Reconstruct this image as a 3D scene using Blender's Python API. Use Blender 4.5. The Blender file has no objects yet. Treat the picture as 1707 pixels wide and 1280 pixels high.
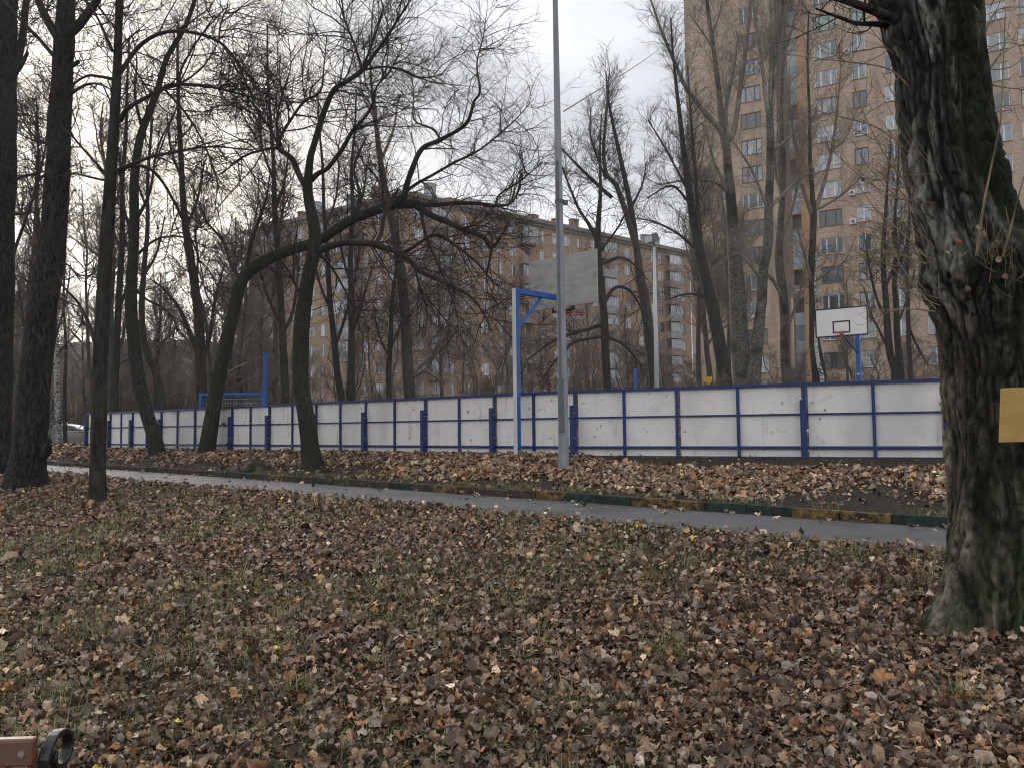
import bpy, math, random
import numpy as np

rnd = random.Random(7)
rng = np.random.default_rng(11)
scene = bpy.context.scene
COL = scene.collection
PI = math.pi

# ------------------------------------------------------------------ camera
FPX, CX, CY = 1381.0, 853.5, 640.0            # focal length and centre in photo pixels
PITCH, ROLL = math.radians(3.4), math.radians(0.69)
EYE = np.array([0.0, 0.0, 1.5])
_f = np.array([0, math.cos(PITCH), math.sin(PITCH)])
_r0 = np.array([1.0, 0, 0]); _u0 = np.array([0, -math.sin(PITCH), math.cos(PITCH)])
_r = math.cos(ROLL) * _r0 - math.sin(ROLL) * _u0
_u = math.sin(ROLL) * _r0 + math.cos(ROLL) * _u0
cd = bpy.data.cameras.new('camera'); cam = bpy.data.objects.new('camera', cd); COL.objects.link(cam)
cd.sensor_width = 36.0; cd.lens = 36.0 * FPX / 1707.0
cd.clip_start = 0.05; cd.clip_end = 3000.0
from mathutils import Matrix, Vector
cam.matrix_world = Matrix(((_r[0], _u[0], -_f[0], EYE[0]), (_r[1], _u[1], -_f[1], EYE[1]),
                           (_r[2], _u[2], -_f[2], EYE[2]), (0, 0, 0, 1)))
scene.camera = cam

# ------------------------------------------------------------------ world, sun, exposure
SUN_EL, SUN_AZ = math.radians(15.0), math.radians(-27.0)      # low, ahead and to the left
SUN_DIR = Vector((math.sin(SUN_AZ) * math.cos(SUN_EL), math.cos(SUN_AZ) * math.cos(SUN_EL), math.sin(SUN_EL)))
world = bpy.data.worlds.new('World'); scene.world = world; world.use_nodes = True
nt = world.node_tree; nt.nodes.clear()
def N(t, kind, **kw):
    n = t.nodes.new(kind)
    for k, v in kw.items(): setattr(n, k, v)
    return n
out = N(nt, 'ShaderNodeOutputWorld'); bg = N(nt, 'ShaderNodeBackground')
nt.links.new(bg.outputs[0], out.inputs[0]); bg.inputs[1].default_value = 0.1
sky = N(nt, 'ShaderNodeTexSky', sky_type='NISHITA'); sky.sun_disc = False
sky.sun_elevation = SUN_EL; sky.sun_rotation = SUN_AZ; sky.air_density = 1.0; sky.dust_density = 3.0
tc = N(nt, 'ShaderNodeTexCoord')
mp = N(nt, 'ShaderNodeMapping'); mp.inputs['Scale'].default_value = (1.0, 1.0, 2.2); mp.inputs['Location'].default_value = (3.1, 1.2, 0.4)
nz = N(nt, 'ShaderNodeTexNoise'); nz.inputs['Scale'].default_value = 1.7; nz.inputs['Detail'].default_value = 7; nz.inputs['Roughness'].default_value = 0.5
rp = N(nt, 'ShaderNodeValToRGB')
rp.color_ramp.elements[0].position = 0.40; rp.color_ramp.elements[0].color = (0.235, 0.243, 0.262, 1)
rp.color_ramp.elements[1].position = 0.70; rp.color_ramp.elements[1].color = (0.54, 0.55, 0.57, 1)
nt.links.new(tc.outputs['Generated'], mp.inputs[0]); nt.links.new(mp.outputs[0], nz.inputs['Vector']); nt.links.new(nz.outputs['Fac'], rp.inputs[0])
# sun behind thin cloud: a broad bright region round the sun's direction
dp = N(nt, 'ShaderNodeVectorMath', operation='DOT_PRODUCT'); dp.inputs[1].default_value = SUN_DIR
nt.links.new(tc.outputs['Generated'], dp.inputs[0])
mr = N(nt, 'ShaderNodeMapRange'); mr.inputs[1].default_value = 0.90; mr.inputs[2].default_value = 1.0; mr.inputs[3].default_value = 0.0; mr.inputs[4].default_value = 1.0
nt.links.new(dp.outputs['Value'], mr.inputs[0])
pw = N(nt, 'ShaderNodeMath', operation='POWER'); pw.inputs[1].default_value = 2.2; nt.links.new(mr.outputs[0], pw.inputs[0])
gl = N(nt, 'ShaderNodeMix', data_type='RGBA', blend_type='ADD'); gl.inputs['B'].default_value = (0.30, 0.255, 0.17, 1)
nt.links.new(pw.outputs[0], gl.inputs['Factor']); nt.links.new(rp.outputs[0], gl.inputs['A'])
sc_ = N(nt, 'ShaderNodeMix', data_type='RGBA', blend_type='MULTIPLY'); sc_.inputs['Factor'].default_value = 1.0; sc_.inputs['B'].default_value = (10, 10, 10, 1)
nt.links.new(gl.outputs['Result'], sc_.inputs['A'])
mx = N(nt, 'ShaderNodeMix', data_type='RGBA'); mx.inputs['Factor'].default_value = 0.985
nt.links.new(sky.outputs[0], mx.inputs['A']); nt.links.new(sc_.outputs['Result'], mx.inputs['B']); nt.links.new(mx.outputs['Result'], bg.inputs[0])

sd = bpy.data.lights.new('sun', 'SUN'); so = bpy.data.objects.new('sun', sd); COL.objects.link(so)
sd.energy = 1.5; sd.angle = math.radians(28); sd.color = (1.0, 0.93, 0.82)
so.rotation_euler = SUN_DIR.to_track_quat('Z', 'Y').to_euler()
so.location = (-40, 60, 60)
vs = scene.view_settings; vs.view_transform = 'Standard'; vs.look = 'None'; vs.exposure = 1.58; vs.gamma = 1.0; vs.use_curve_mapping = False
scene.render.engine = 'CYCLES'
scene.cycles.max_bounces = 5; scene.cycles.diffuse_bounces = 3; scene.cycles.glossy_bounces = 2
scene.cycles.transparent_max_bounces = 8; scene.cycles.use_denoising = True; scene.cycles.denoiser = 'OPENIMAGEDENOISE'; scene.cycles.denoising_prefilter = 'ACCURATE'; scene.cycles.filter_width = 1.15

# ------------------------------------------------------------------ helpers
def at(px, py, Y):
    d = _f + (px - CX) / FPX * _r + (CY - py) / FPX * _u
    return EYE + d * (Y / d[1])

def link(o): COL.objects.link(o); return o
def tag(o, label=None, cat=None, group=None, kind=None):
    if label: o['label'] = label
    if cat: o['category'] = cat
    if group: o['group'] = group
    if kind: o['kind'] = kind
    return o
def empty(name, loc=(0, 0, 0), label=None, cat=None, group=None, rz=0.0):
    o = bpy.data.objects.new(name, None); link(o); o.location = tuple(float(v) for v in loc); o.rotation_euler = (0, 0, rz)
    o.empty_display_size = 0.2
    return tag(o, label, cat, group)
def kids(o): return [c for c in bpy.data.objects if c.parent == o]
def copy_tree(o, parent=None, ch=None):
    ch = ch if ch is not None else child_map
    c = o.copy(); link(c)
    if parent is not None: c.parent = parent
    for k in ch.get(o.name, []): copy_tree(k, c, ch)
    return c
child_map = {}
def adopt(o, parent):
    o.parent = parent
    child_map.setdefault(parent.name, []).append(o)
    return o

def np_mesh(name, V, F, mats=None, smooth=False, col=None, midx=None):
    """mesh from vertex array and an (n,3) or (n,4) index array"""
    V = np.asarray(V, np.float32); F = np.asarray(F, np.int32)
    me = bpy.data.meshes.new(name)
    k = F.shape[1]
    me.vertices.add(len(V)); me.vertices.foreach_set('co', V.ravel())
    me.loops.add(F.size); me.loops.foreach_set('vertex_index', F.ravel())
    me.polygons.add(len(F)); me.polygons.foreach_set('loop_start', np.arange(0, F.size, k, dtype=np.int32))
    me.polygons.foreach_set('loop_total', np.full(len(F), k, np.int32))
    if smooth: me.polygons.foreach_set('use_smooth', np.ones(len(F), bool))
    if midx is not None: me.polygons.foreach_set('material_index', np.asarray(midx, np.int32))
    for m in (mats if isinstance(mats, (list, tuple)) else [mats] if mats else []): me.materials.append(m)
    if col is not None:
        a = me.color_attributes.new('Col', 'FLOAT_COLOR', 'POINT')
        c4 = np.ones((len(V), 4), np.float32); c4[:, :3] = col; a.data.foreach_set('color', c4.ravel())
    me.update(calc_edges=True)
    return me
def obj(name, me, parent=None, loc=None):
    o = bpy.data.objects.new(name, me); link(o)
    if loc is not None: o.location = tuple(float(v) for v in loc)
    if parent is not None: adopt(o, parent)
    return o

class MB:
    """collects boxes, prisms, tubes and discs into one mesh"""
    def __init__(s): s.v = []; s.f = []
    def add(s, v, f):
        b = len(s.v); s.v += [tuple(float(c) for c in p) for p in v]; s.f += [tuple(b + i for i in q) for q in f]; return s
    def pbox(s, o, ex, ey, ez):
        o, ex, ey, ez = (np.asarray(a, float) for a in (o, ex, ey, ez))
        p = [o, o + ex, o + ex + ey, o + ey]; p += [q + ez for q in p]
        f = [(0, 3, 2, 1), (4, 5, 6, 7), (0, 1, 5, 4), (1, 2, 6, 5), (2, 3, 7, 6), (3, 0, 4, 7)]
        if np.dot(np.cross(ex, ey), ez) < 0: f = [q[::-1] for q in f]
        return s.add(p, f)
    def box(s, x0, x1, y0, y1, z0, z1): return s.pbox((x0, y0, z0), (x1 - x0, 0, 0), (0, y1 - y0, 0), (0, 0, z1 - z0))
    def bar(s, a, b, w, h, up=(0, 0, 1)):
        a = np.asarray(a, float); b = np.asarray(b, float); d = b - a; d /= np.linalg.norm(d)
        up = np.asarray(up, float)
        if abs(np.dot(d, up)) > 0.99: up = np.array([0, 1.0, 0])
        sd_ = np.cross(d, up); sd_ /= np.linalg.norm(sd_); u = np.cross(sd_, d)
        return s.pbox(a - sd_ * w / 2 - u * h / 2, b - a, sd_ * w, u * h)
    def tube(s, pts, r, n=8, caps=True):
        P = [np.asarray(p, float) for p in pts]; R = [r] * len(P) if np.isscalar(r) else list(r)
        ref = None; rings = []
        for i, p in enumerate(P):
            t = (P[min(i + 1, len(P) - 1)] - P[max(i - 1, 0)]); t = t / (np.linalg.norm(t) + 1e-9)
            if ref is None: ref = np.array([1.0, 0, 0]) if abs(t[0]) < 0.8 else np.array([0, 1.0, 0])
            a = ref - np.dot(ref, t) * t; a /= np.linalg.norm(a); ref = a; b = np.cross(t, a)
            rings.append([p + R[i] * (math.cos(2 * PI * k / n) * a + math.sin(2 * PI * k / n) * b) for k in range(n)])
        v = [q for g in rings for q in g]; f = []
        for i in range(len(P) - 1):
            for k in range(n): f.append((i * n + k, i * n + (k + 1) % n, (i + 1) * n + (k + 1) % n, (i + 1) * n + k))
        if caps: f.append(tuple(range(n - 1, -1, -1))); f.append(tuple((len(P) - 1) * n + k for k in range(n)))
        return s.add(v, f)
    def prism(s, poly, o, ax, ay, az):
        """polygon (list of 2-D points) in the ax/ay plane at o, extruded along az"""
        o, ax, ay, az = (np.asarray(a, float) for a in (o, ax, ay, az)); n = len(poly)
        v = [o + ax * p[0] + ay * p[1] for p in poly]; v += [q + az for q in v]
        f = [tuple(range(n - 1, -1, -1)), tuple(range(n, 2 * n))] + [(i, (i + 1) % n, n + (i + 1) % n, n + i) for i in range(n)]
        return s.add(v, f)
    def mesh(s, name, mat, smooth=False, bevel=0.0, off=(0, 0, 0)):
        me = bpy.data.meshes.new(name)
        me.from_pydata([(p[0] - off[0], p[1] - off[1], p[2] - off[2]) for p in s.v], [], s.f)
        for m in (mat if isinstance(mat, (list, tuple)) else [mat]): me.materials.append(m)
        if smooth: me.polygons.foreach_set('use_smooth', [True] * len(me.polygons))
        me.update(); return me
    def build(s, name, mat, parent=None, smooth=False, bevel=0.0, world=True):
        """parts are given in world coordinates and stored relative to their (unrotated) parent's place"""
        off = (0, 0, 0)
        if world and parent is not None:
            p = parent
            while p is not None: off = tuple(off[i] + p.location[i] for i in range(3)); p = p.parent
        o = obj(name, s.mesh(name, mat, smooth, 0, off), parent)
        if bevel:
            m = o.modifiers.new('bevel', 'BEVEL'); m.width = bevel; m.segments = 2; m.limit_method = 'ANGLE'
        return o

# value noise on numpy arrays
def _h(ix, iy, iz, seed):
    n = (ix.astype(np.int64) * 374761393 + iy.astype(np.int64) * 668265263 + iz.astype(np.int64) * 1274126177 + seed * 974634777) & 0xffffffff
    n = ((n ^ (n >> 13)) * 1274126177) & 0xffffffff
    return ((n ^ (n >> 16)) & 0xffff) / 65535.0
def vnoise(x, y, z=None, seed=0):
    x = np.asarray(x, float); y = np.asarray(y, float); z = np.zeros_like(x) if z is None else np.asarray(z, float)
    x, y, z = np.broadcast_arrays(x, y, z)
    ix, iy, iz = np.floor(x), np.floor(y), np.floor(z); fx, fy, fz = x - ix, y - iy, z - iz
    fx, fy, fz = (a * a * (3 - 2 * a) for a in (fx, fy, fz)); r = 0
    for dx in (0, 1):
        for dy in (0, 1):
            for dz in (0, 1):
                r = r + (fx if dx else 1 - fx) * (fy if dy else 1 - fy) * (fz if dz else 1 - fz) * _h(ix + dx, iy + dy, iz + dz, seed)
    return r
def fbm(x, y, z=None, seed=0, octv=4):
    a, r, s, k = 0.5, 0, 0, 1.0
    for i in range(octv):
        r = r + a * vnoise(np.asarray(x) * k, np.asarray(y) * k, None if z is None else np.asarray(z) * k, seed + i); s += a; a *= 0.5; k *= 2.03
    return r / s

# ------------------------------------------------------------------ materials
def mat(name, c1, c2=None, rough=0.8, scale=(8, 8, 8), detail=5, bump=0.0, bscale=None, spec=0.3, lo=0.35, hi=0.65, metal=0.0, coords='pos', third=None, tscale=1.0, tlo=0.55, thi=0.7):
    m = bpy.data.materials.new(name); m.use_nodes = True; t = m.node_tree; b = t.nodes['Principled BSDF']
    b.inputs['Roughness'].default_value = rough; b.inputs['Metallic'].default_value = metal
    b.inputs['Specular IOR Level'].default_value = spec; b.inputs['Base Color'].default_value = (*c1, 1)
    if c2 is None and not bump: return m
    if coords == 'pos': g = N(t, 'ShaderNodeNewGeometry'); vec = g.outputs['Position']
    else: g = N(t, 'ShaderNodeTexCoord'); vec = g.outputs['Object']
    mpn = N(t, 'ShaderNodeMapping'); mpn.inputs['Scale'].default_value = scale; t.links.new(vec, mpn.inputs[0])
    n = N(t, 'ShaderNodeTexNoise'); n.inputs['Scale'].default_value = 1.0; n.inputs['Detail'].default_value = detail; n.inputs['Roughness'].default_value = 0.6
    t.links.new(mpn.outputs[0], n.inputs['Vector'])
    if c2 is not None:
        r = N(t, 'ShaderNodeValToRGB'); r.color_ramp.elements[0].position = lo; r.color_ramp.elements[1].position = hi
        r.color_ramp.elements[0].color = (*c1, 1); r.color_ramp.elements[1].color = (*c2, 1)
        t.links.new(n.outputs['Fac'], r.inputs[0]); last = r.outputs[0]
        if third is not None:
            n3 = N(t, 'ShaderNodeTexNoise'); n3.inputs['Scale'].default_value = tscale; n3.inputs['Detail'].default_value = 6
            t.links.new(vec, n3.inputs['Vector'])
            m3 = N(t, 'ShaderNodeMapRange'); m3.inputs[1].default_value = tlo; m3.inputs[2].default_value = thi; t.links.new(n3.outputs['Fac'], m3.inputs[0])
            x3 = N(t, 'ShaderNodeMix', data_type='RGBA'); x3.inputs['B'].default_value = (*third, 1)
            t.links.new(m3.outputs[0], x3.inputs['Factor']); t.links.new(last, x3.inputs['A']); last = x3.outputs['Result']
        t.links.new(last, b.inputs['Base Color'])
    if bump:
        bn = n
        if bscale is not None:
            mp2 = N(t, 'ShaderNodeMapping'); mp2.inputs['Scale'].default_value = bscale; t.links.new(vec, mp2.inputs[0])
            bn = N(t, 'ShaderNodeTexNoise'); bn.inputs['Scale'].default_value = 1.0; bn.inputs['Detail'].default_value = 6; t.links.new(mp2.outputs[0], bn.inputs['Vector'])
        bp = N(t, 'ShaderNodeBump'); bp.inputs['Strength'].default_value = 1.0; bp.inputs['Distance'].default_value = bump
        t.links.new(bn.outputs['Fac'], bp.inputs['Height']); t.links.new(bp.outputs[0], b.inputs['Normal'])
    return m

def attr_mat(name, rough=0.7, spec=0.3, mul=1.0, bump=0.0, nscale=60.0):
    m = bpy.data.materials.new(name); m.use_nodes = True; t = m.node_tree; b = t.nodes['Principled BSDF']
    b.inputs['Roughness'].default_value = rough; b.inputs['Specular IOR Level'].default_value = spec
    a = N(t, 'ShaderNodeAttribute', attribute_name='Col')
    g = N(t, 'ShaderNodeNewGeometry'); n = N(t, 'ShaderNodeTexNoise'); n.inputs['Scale'].default_value = nscale; n.inputs['Detail'].default_value = 3
    t.links.new(g.outputs['Position'], n.inputs['Vector'])
    r = N(t, 'ShaderNodeMapRange'); r.inputs[1].default_value = 0.3; r.inputs[2].default_value = 0.7; r.inputs[3].default_value = 0.65 * mul; r.inputs[4].default_value = 1.25 * mul
    t.links.new(n.outputs['Fac'], r.inputs[0])
    x = N(t, 'ShaderNodeVectorMath', operation='SCALE'); t.links.new(a.outputs['Color'], x.inputs[0]); t.links.new(r.outputs[0], x.inputs['Scale'])
    t.links.new(x.outputs[0], b.inputs['Base Color'])
    return m

M = {}
M['soil'] = mat('soil_and_litter', (0.020, 0.016, 0.013), (0.060, 0.045, 0.034), 0.95, (14, 14, 14), bump=0.05, bscale=(24, 24, 24), spec=0.15, third=(0.045, 0.042, 0.022), tscale=0.9, tlo=0.52, thi=0.68)
M['asphalt'] = mat('asphalt', (0.075, 0.0745, 0.078), (0.105, 0.104, 0.108), 0.6, (3, 3, 3), bump=0.004, bscale=(160, 160, 160), spec=0.4, third=(0.062, 0.060, 0.062), tscale=0.6)
M['rubber'] = mat('red_rubber_paving', (0.105, 0.048, 0.040), (0.155, 0.074, 0.058), 0.9, (20, 20, 20), bump=0.006, bscale=(90, 90, 90))
M['kerb_yellow'] = mat('worn_yellow_paint', (0.028, 0.023, 0.015), (0.22, 0.14, 0.036), 0.85, (11, 11, 14), bump=0.006, lo=0.42, hi=0.66)
M['kerb_green'] = mat('worn_green_paint', (0.016, 0.020, 0.016), (0.02, 0.06, 0.043), 0.85, (11, 11, 14), bump=0.006, lo=0.42, hi=0.68)
M['kerb_dark'] = mat('dirty_kerb_concrete', (0.02, 0.019, 0.015), (0.07, 0.06, 0.035), 0.9, (9, 9, 9), bump=0.006)
M['white_board'] = mat('weathered_white_board', (0.735, 0.70, 0.66), (0.79, 0.76, 0.72), 0.75, (1.3, 1.3, 1.3), bump=0.002, third=(0.50, 0.465, 0.43), tscale=5.0, tlo=0.60, thi=0.82)
def scuff(m, scale, col, lo, hi, seed):
    t = m.node_tree; b = t.nodes['Principled BSDF']; src = b.inputs['Base Color'].links[0].from_socket
    g = N(t, 'ShaderNodeNewGeometry'); mp_ = N(t, 'ShaderNodeMapping'); mp_.inputs['Scale'].default_value = scale; mp_.inputs['Location'].default_value = (seed, seed, seed)
    n = N(t, 'ShaderNodeTexNoise'); n.inputs['Scale'].default_value = 1; n.inputs['Detail'].default_value = 4; r = N(t, 'ShaderNodeMapRange'); r.inputs[1].default_value = lo; r.inputs[2].default_value = hi
    x = N(t, 'ShaderNodeMix', data_type='RGBA'); x.inputs['B'].default_value = (*col, 1)
    t.links.new(g.outputs['Position'], mp_.inputs[0]); t.links.new(mp_.outputs[0], n.inputs['Vector']); t.links.new(n.outputs['Fac'], r.inputs[0]); t.links.new(r.outputs[0], x.inputs['Factor']); t.links.new(src, x.inputs['A']); t.links.new(x.outputs['Result'], b.inputs['Base Color'])
scuff(M['white_board'], (9, 9, 9), (0.20, 0.15, 0.105), 0.655, 0.74, 3.0)
scuff(M['white_board'], (7, 7, 1.2), (0.50, 0.45, 0.38), 0.60, 0.80, 9.0)
scuff(M['white_board'], (1.1, 1.1, 0.5), (0.60, 0.585, 0.56), 0.46, 0.62, 5.0)
scuff(M['asphalt'], (0.8, 0.8, 0.8), (0.055, 0.054, 0.056), 0.52, 0.66, 2.0)
M['fence_blue'] = mat('dark_blue_paint', (0.006, 0.022, 0.115), (0.010, 0.033, 0.145), 0.45, (5, 5, 5), spec=0.4)
M['post_blue'] = mat('bright_blue_paint', (0.012, 0.08, 0.33), (0.022, 0.125, 0.42), 0.5, (2.2, 2.2, 2.2), spec=0.4)
M['post_white'] = mat('chalky_white_paint', (0.52, 0.52, 0.51), (0.62, 0.61, 0.59), 0.7, (6, 6, 2))
M['galv'] = mat('galvanised_steel', (0.19, 0.205, 0.225), (0.26, 0.275, 0.295), 0.55, (9, 9, 2.0), metal=0.0, spec=0.5)
M['galv_dark'] = mat('dark_steel', (0.10, 0.11, 0.12), (0.15, 0.155, 0.165), 0.6, (9, 9, 3))
M['lightgalv'] = mat('pale_steel', (0.40, 0.42, 0.44), (0.48, 0.5, 0.52), 0.5, (9, 9, 3))
M['plywood'] = mat('grey_weathered_plywood', (0.34, 0.325, 0.30), (0.44, 0.42, 0.39), 0.85, (3, 3, 12), third=(0.25, 0.235, 0.215), tscale=3.5, tlo=0.56, thi=0.8)
M['board_white'] = mat('white_backboard', (0.74, 0.70, 0.68), (0.78, 0.76, 0.74), 0.5, (2, 2, 2))
M['black'] = mat('black_paint', (0.015, 0.015, 0.02), None, 0.5)
M['red'] = mat('red_paint', (0.34, 0.02, 0.03), (0.42, 0.04, 0.05), 0.5, (20, 20, 20))
M['net'] = mat('white_net_cord', (0.5, 0.48, 0.45), None, 0.9)
M['iron'] = mat('black_cast_iron', (0.004, 0.004, 0.005), (0.010, 0.010, 0.011), 0.4, (30, 30, 30), spec=0.6)
M['varnish'] = mat('varnished_brown_wood', (0.085, 0.033, 0.018), (0.14, 0.056, 0.028), 0.36, (3, 40, 40), spec=0.5, coords='obj')
M['bolt'] = mat('bright_bolt', (0.75, 0.75, 0.8), None, 0.25, metal=0.8)
M['yellow_ply'] = mat('ochre_painted_board', (0.40, 0.255, 0.075), (0.46, 0.30, 0.095), 0.75, (14, 14, 14), bump=0.002, bscale=(40, 40, 90))
M['yellow'] = mat('yellow_plastic', (0.62, 0.36, 0.02), None, 0.45)
M['wire'] = mat('wire_insulation', (0.12, 0.12, 0.125), None, 0.7)
M['teal'] = mat('green_fence_paint', (0.05, 0.12, 0.105), (0.075, 0.16, 0.14), 0.6, (2, 2, 2))
M['ochre'] = mat('ochre_post_paint', (0.32, 0.22, 0.06), (0.42, 0.30, 0.08), 0.6, (2, 2, 2))
# bark
M['bark'] = mat('dark_bark', (0.022, 0.019, 0.016), (0.085, 0.075, 0.062), 0.95, (14, 14, 3.5), bump=0.03, bscale=(28, 28, 6), spec=0.1, third=(0.05, 0.055, 0.032), tscale=1.2, tlo=0.5, thi=0.68)
M['bark_mossy'] = mat('greenish_bark', (0.022, 0.021, 0.017), (0.085, 0.079, 0.064), 0.95, (20, 20, 6), bump=0.02, bscale=(40, 40, 9), spec=0.1, third=(0.04, 0.047, 0.028), tscale=1.6, tlo=0.42, thi=0.62)
M['bark_fissured'] = mat('fissured_poplar_bark', (0.014, 0.013, 0.011), (0.085, 0.077, 0.064), 0.95, (22, 22, 5.0), bump=0.05, bscale=(26, 26, 6), spec=0.1, lo=0.42, hi=0.66, third=(0.03, 0.034, 0.02), tscale=1.0, tlo=0.5, thi=0.7)
M['bark_pale'] = mat('pale_poplar_bark', (0.05, 0.043, 0.034), (0.175, 0.158, 0.126), 0.9, (7, 7, 10), bump=0.03, bscale=(14, 14, 20), spec=0.1, lo=0.36, hi=0.62, third=(0.028, 0.025, 0.02), tscale=0.8, tlo=0.50, thi=0.66)
M['bark_grey'] = mat('grey_bark', (0.055, 0.048, 0.042), (0.12, 0.105, 0.09), 0.95, (10, 10, 3), bump=0.02, spec=0.1)
M['birch'] = mat('white_birch_bark', (0.04, 0.04, 0.04), (0.50, 0.49, 0.46), 0.8, (6, 6, 14), bump=0.01, spec=0.2, lo=0.42, hi=0.52)
M['twig'] = mat('dark_twigs', (0.035, 0.029, 0.025), (0.075, 0.062, 0.054), 0.9, (3, 3, 3), spec=0.1)
M['twig_brown'] = mat('brown_twigs', (0.14, 0.11, 0.088), (0.235, 0.19, 0.15), 0.9, (3, 3, 3), spec=0.1)
M['twig_pale'] = mat('pale_twigs', (0.13, 0.115, 0.09), (0.27, 0.245, 0.195), 0.9, (3, 3, 3), spec=0.1)
M['shoot'] = mat('young_shoots', (0.16, 0.125, 0.075), (0.22, 0.18, 0.11), 0.8, (10, 10, 10), spec=0.2)
M['leaf'] = attr_mat('dead_leaves', 0.62, 0.35)
M['grass'] = attr_mat('grass_blades', 0.6, 0.3)

def giant_bark():
    m = bpy.data.materials.new('old_ridged_bark'); m.use_nodes = True; t = m.node_tree; b = t.nodes['Principled BSDF']
    b.inputs['Roughness'].default_value = 0.95; b.inputs['Specular IOR Level'].default_value = 0.12
    a = N(t, 'ShaderNodeAttribute', attribute_name='Col'); g = N(t, 'ShaderNodeNewGeometry')
    mp_ = N(t, 'ShaderNodeMapping'); mp_.inputs['Scale'].default_value = (36, 36, 17); t.links.new(g.outputs['Position'], mp_.inputs[0])
    n = N(t, 'ShaderNodeTexNoise'); n.inputs['Scale'].default_value = 1; n.inputs['Detail'].default_value = 6; t.links.new(mp_.outputs[0], n.inputs['Vector'])
    r = N(t, 'ShaderNodeMapRange'); r.inputs[1].default_value = 0.3; r.inputs[2].default_value = 0.7; r.inputs[3].default_value = 0.38; r.inputs[4].default_value = 1.6
    t.links.new(n.outputs['Fac'], r.inputs[0])
    x = N(t, 'ShaderNodeVectorMath', operation='SCALE'); t.links.new(a.outputs['Color'], x.inputs[0]); t.links.new(r.outputs[0], x.inputs['Scale'])
    t.links.new(x.outputs[0], b.inputs['Base Color'])
    bp = N(t, 'ShaderNodeBump'); bp.inputs['Distance'].default_value = 0.025; t.links.new(n.outputs['Fac'], bp.inputs['Height']); t.links.new(bp.outputs[0], b.inputs['Normal'])
    return m
M['giant'] = giant_bark()
for k_, f_ in (('bark', 0.72), ('bark_mossy', 0.76), ('bark_fissured', 0.74), ('twig', 0.85), ('bark_grey', 0.85), ('twig_brown', 1.0)):
    for n_ in M[k_].node_tree.nodes:
        if n_.type == 'VALTORGB':
            for e_ in n_.color_ramp.elements: e_.color = tuple(c_ * f_ for c_ in e_.color[:3]) + (1,)
        if n_.type == 'MIX': n_.inputs['B'].default_value = tuple(c_ * f_ for c_ in n_.inputs['B'].default_value[:3]) + (1,)

def brick_mat(name, c1, c2, mortar, stain):
    m = bpy.data.materials.new(name); m.use_nodes = True; t = m.node_tree; b = t.nodes['Principled BSDF']
    b.inputs['Roughness'].default_value = 0.9; b.inputs['Specular IOR Level'].default_value = 0.15
    tcn = N(t, 'ShaderNodeTexCoord'); mpn = N(t, 'ShaderNodeMapping'); mpn.inputs['Rotation'].default_value = (PI / 2, 0, 0)
    t.links.new(tcn.outputs['Object'], mpn.inputs[0])
    br = N(t, 'ShaderNodeTexBrick'); br.inputs['Scale'].default_value = 1.0; br.inputs['Brick Width'].default_value = 0.3; br.inputs['Row Height'].default_value = 0.1
    br.inputs['Mortar Size'].default_value = 0.012; br.inputs['Color1'].default_value = (*c1, 1); br.inputs['Color2'].default_value = (*c2, 1); br.inputs['Mortar'].default_value = (*mortar, 1)
    t.links.new(mpn.outputs[0], br.inputs['Vector'])
    n = N(t, 'ShaderNodeTexNoise'); n.inputs['Scale'].default_value = 0.5; n.inputs['Detail'].default_value = 8; n.inputs['Roughness'].default_value = 0.65; t.links.new(tcn.outputs['Object'], n.inputs['Vector'])
    r = N(t, 'ShaderNodeMapRange'); r.inputs[1].default_value = 0.42; r.inputs[2].default_value = 0.72; r.inputs[4].default_value = 0.75; t.links.new(n.outputs['Fac'], r.inputs[0])
    x = N(t, 'ShaderNodeMix', data_type='RGBA'); x.inputs['B'].default_value = (*stain, 1); t.links.new(r.outputs[0], x.inputs['Factor']); t.links.new(br.outputs[0], x.inputs['A'])
    t.links.new(x.outputs['Result'], b.inputs['Base Color'])
    return m
M['tower_brick'] = brick_mat('tan_brick', (0.38, 0.275, 0.19), (0.60, 0.465, 0.34), (0.42, 0.34, 0.27), (0.36, 0.265, 0.19))
M['block_brick'] = brick_mat('orange_tan_brick', (0.255, 0.165, 0.10), (0.41, 0.28, 0.18), (0.28, 0.215, 0.165), (0.25, 0.175, 0.125))
scuff(M['tower_brick'], (0.9, 0.9, 0.06), (0.34, 0.255, 0.185), 0.48, 0.72, 4.0)
M['orange_wall'] = mat('orange_painted_pier', (0.38, 0.21, 0.11), (0.43, 0.26, 0.15), 0.85, (2, 2, 0.6))
M['brown_wall'] = mat('brown_wall_with_shade', (0.22, 0.155, 0.12), (0.27, 0.2, 0.16), 0.9, (2, 2, 0.7))  # tower recess walls stand in shadow; that shade is put into this brown
M['loggia'] = mat('grey_blue_loggia_panel', (0.22, 0.26, 0.28), (0.32, 0.37, 0.39), 0.6, (1, 1, 0.7))
M['brick_red'] = mat('red_chimney_brick', (0.20, 0.10, 0.075), (0.27, 0.14, 0.105), 0.9, (4, 4, 4))
M['roof_metal'] = mat('grey_sheet_roof', (0.12, 0.12, 0.125), (0.18, 0.175, 0.175), 0.6, (1, 1, 1))
M['vent_metal'] = mat('light_sheet_metal', (0.33, 0.34, 0.36), (0.42, 0.43, 0.45), 0.5, (2, 2, 2))
M['eave'] = mat('dark_cornice', (0.14, 0.115, 0.095), (0.2, 0.165, 0.135), 0.9, (2, 2, 2))
M['win_white'] = mat('white_window_frame', (0.74, 0.74, 0.75), None, 0.4)
M['win_brown'] = mat('brown_window_frame', (0.11, 0.065, 0.045), None, 0.6)
M['sill'] = mat('rusty_window_sill', (0.22, 0.13, 0.09), (0.3, 0.2, 0.14), 0.7, (3, 3, 3))
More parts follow.
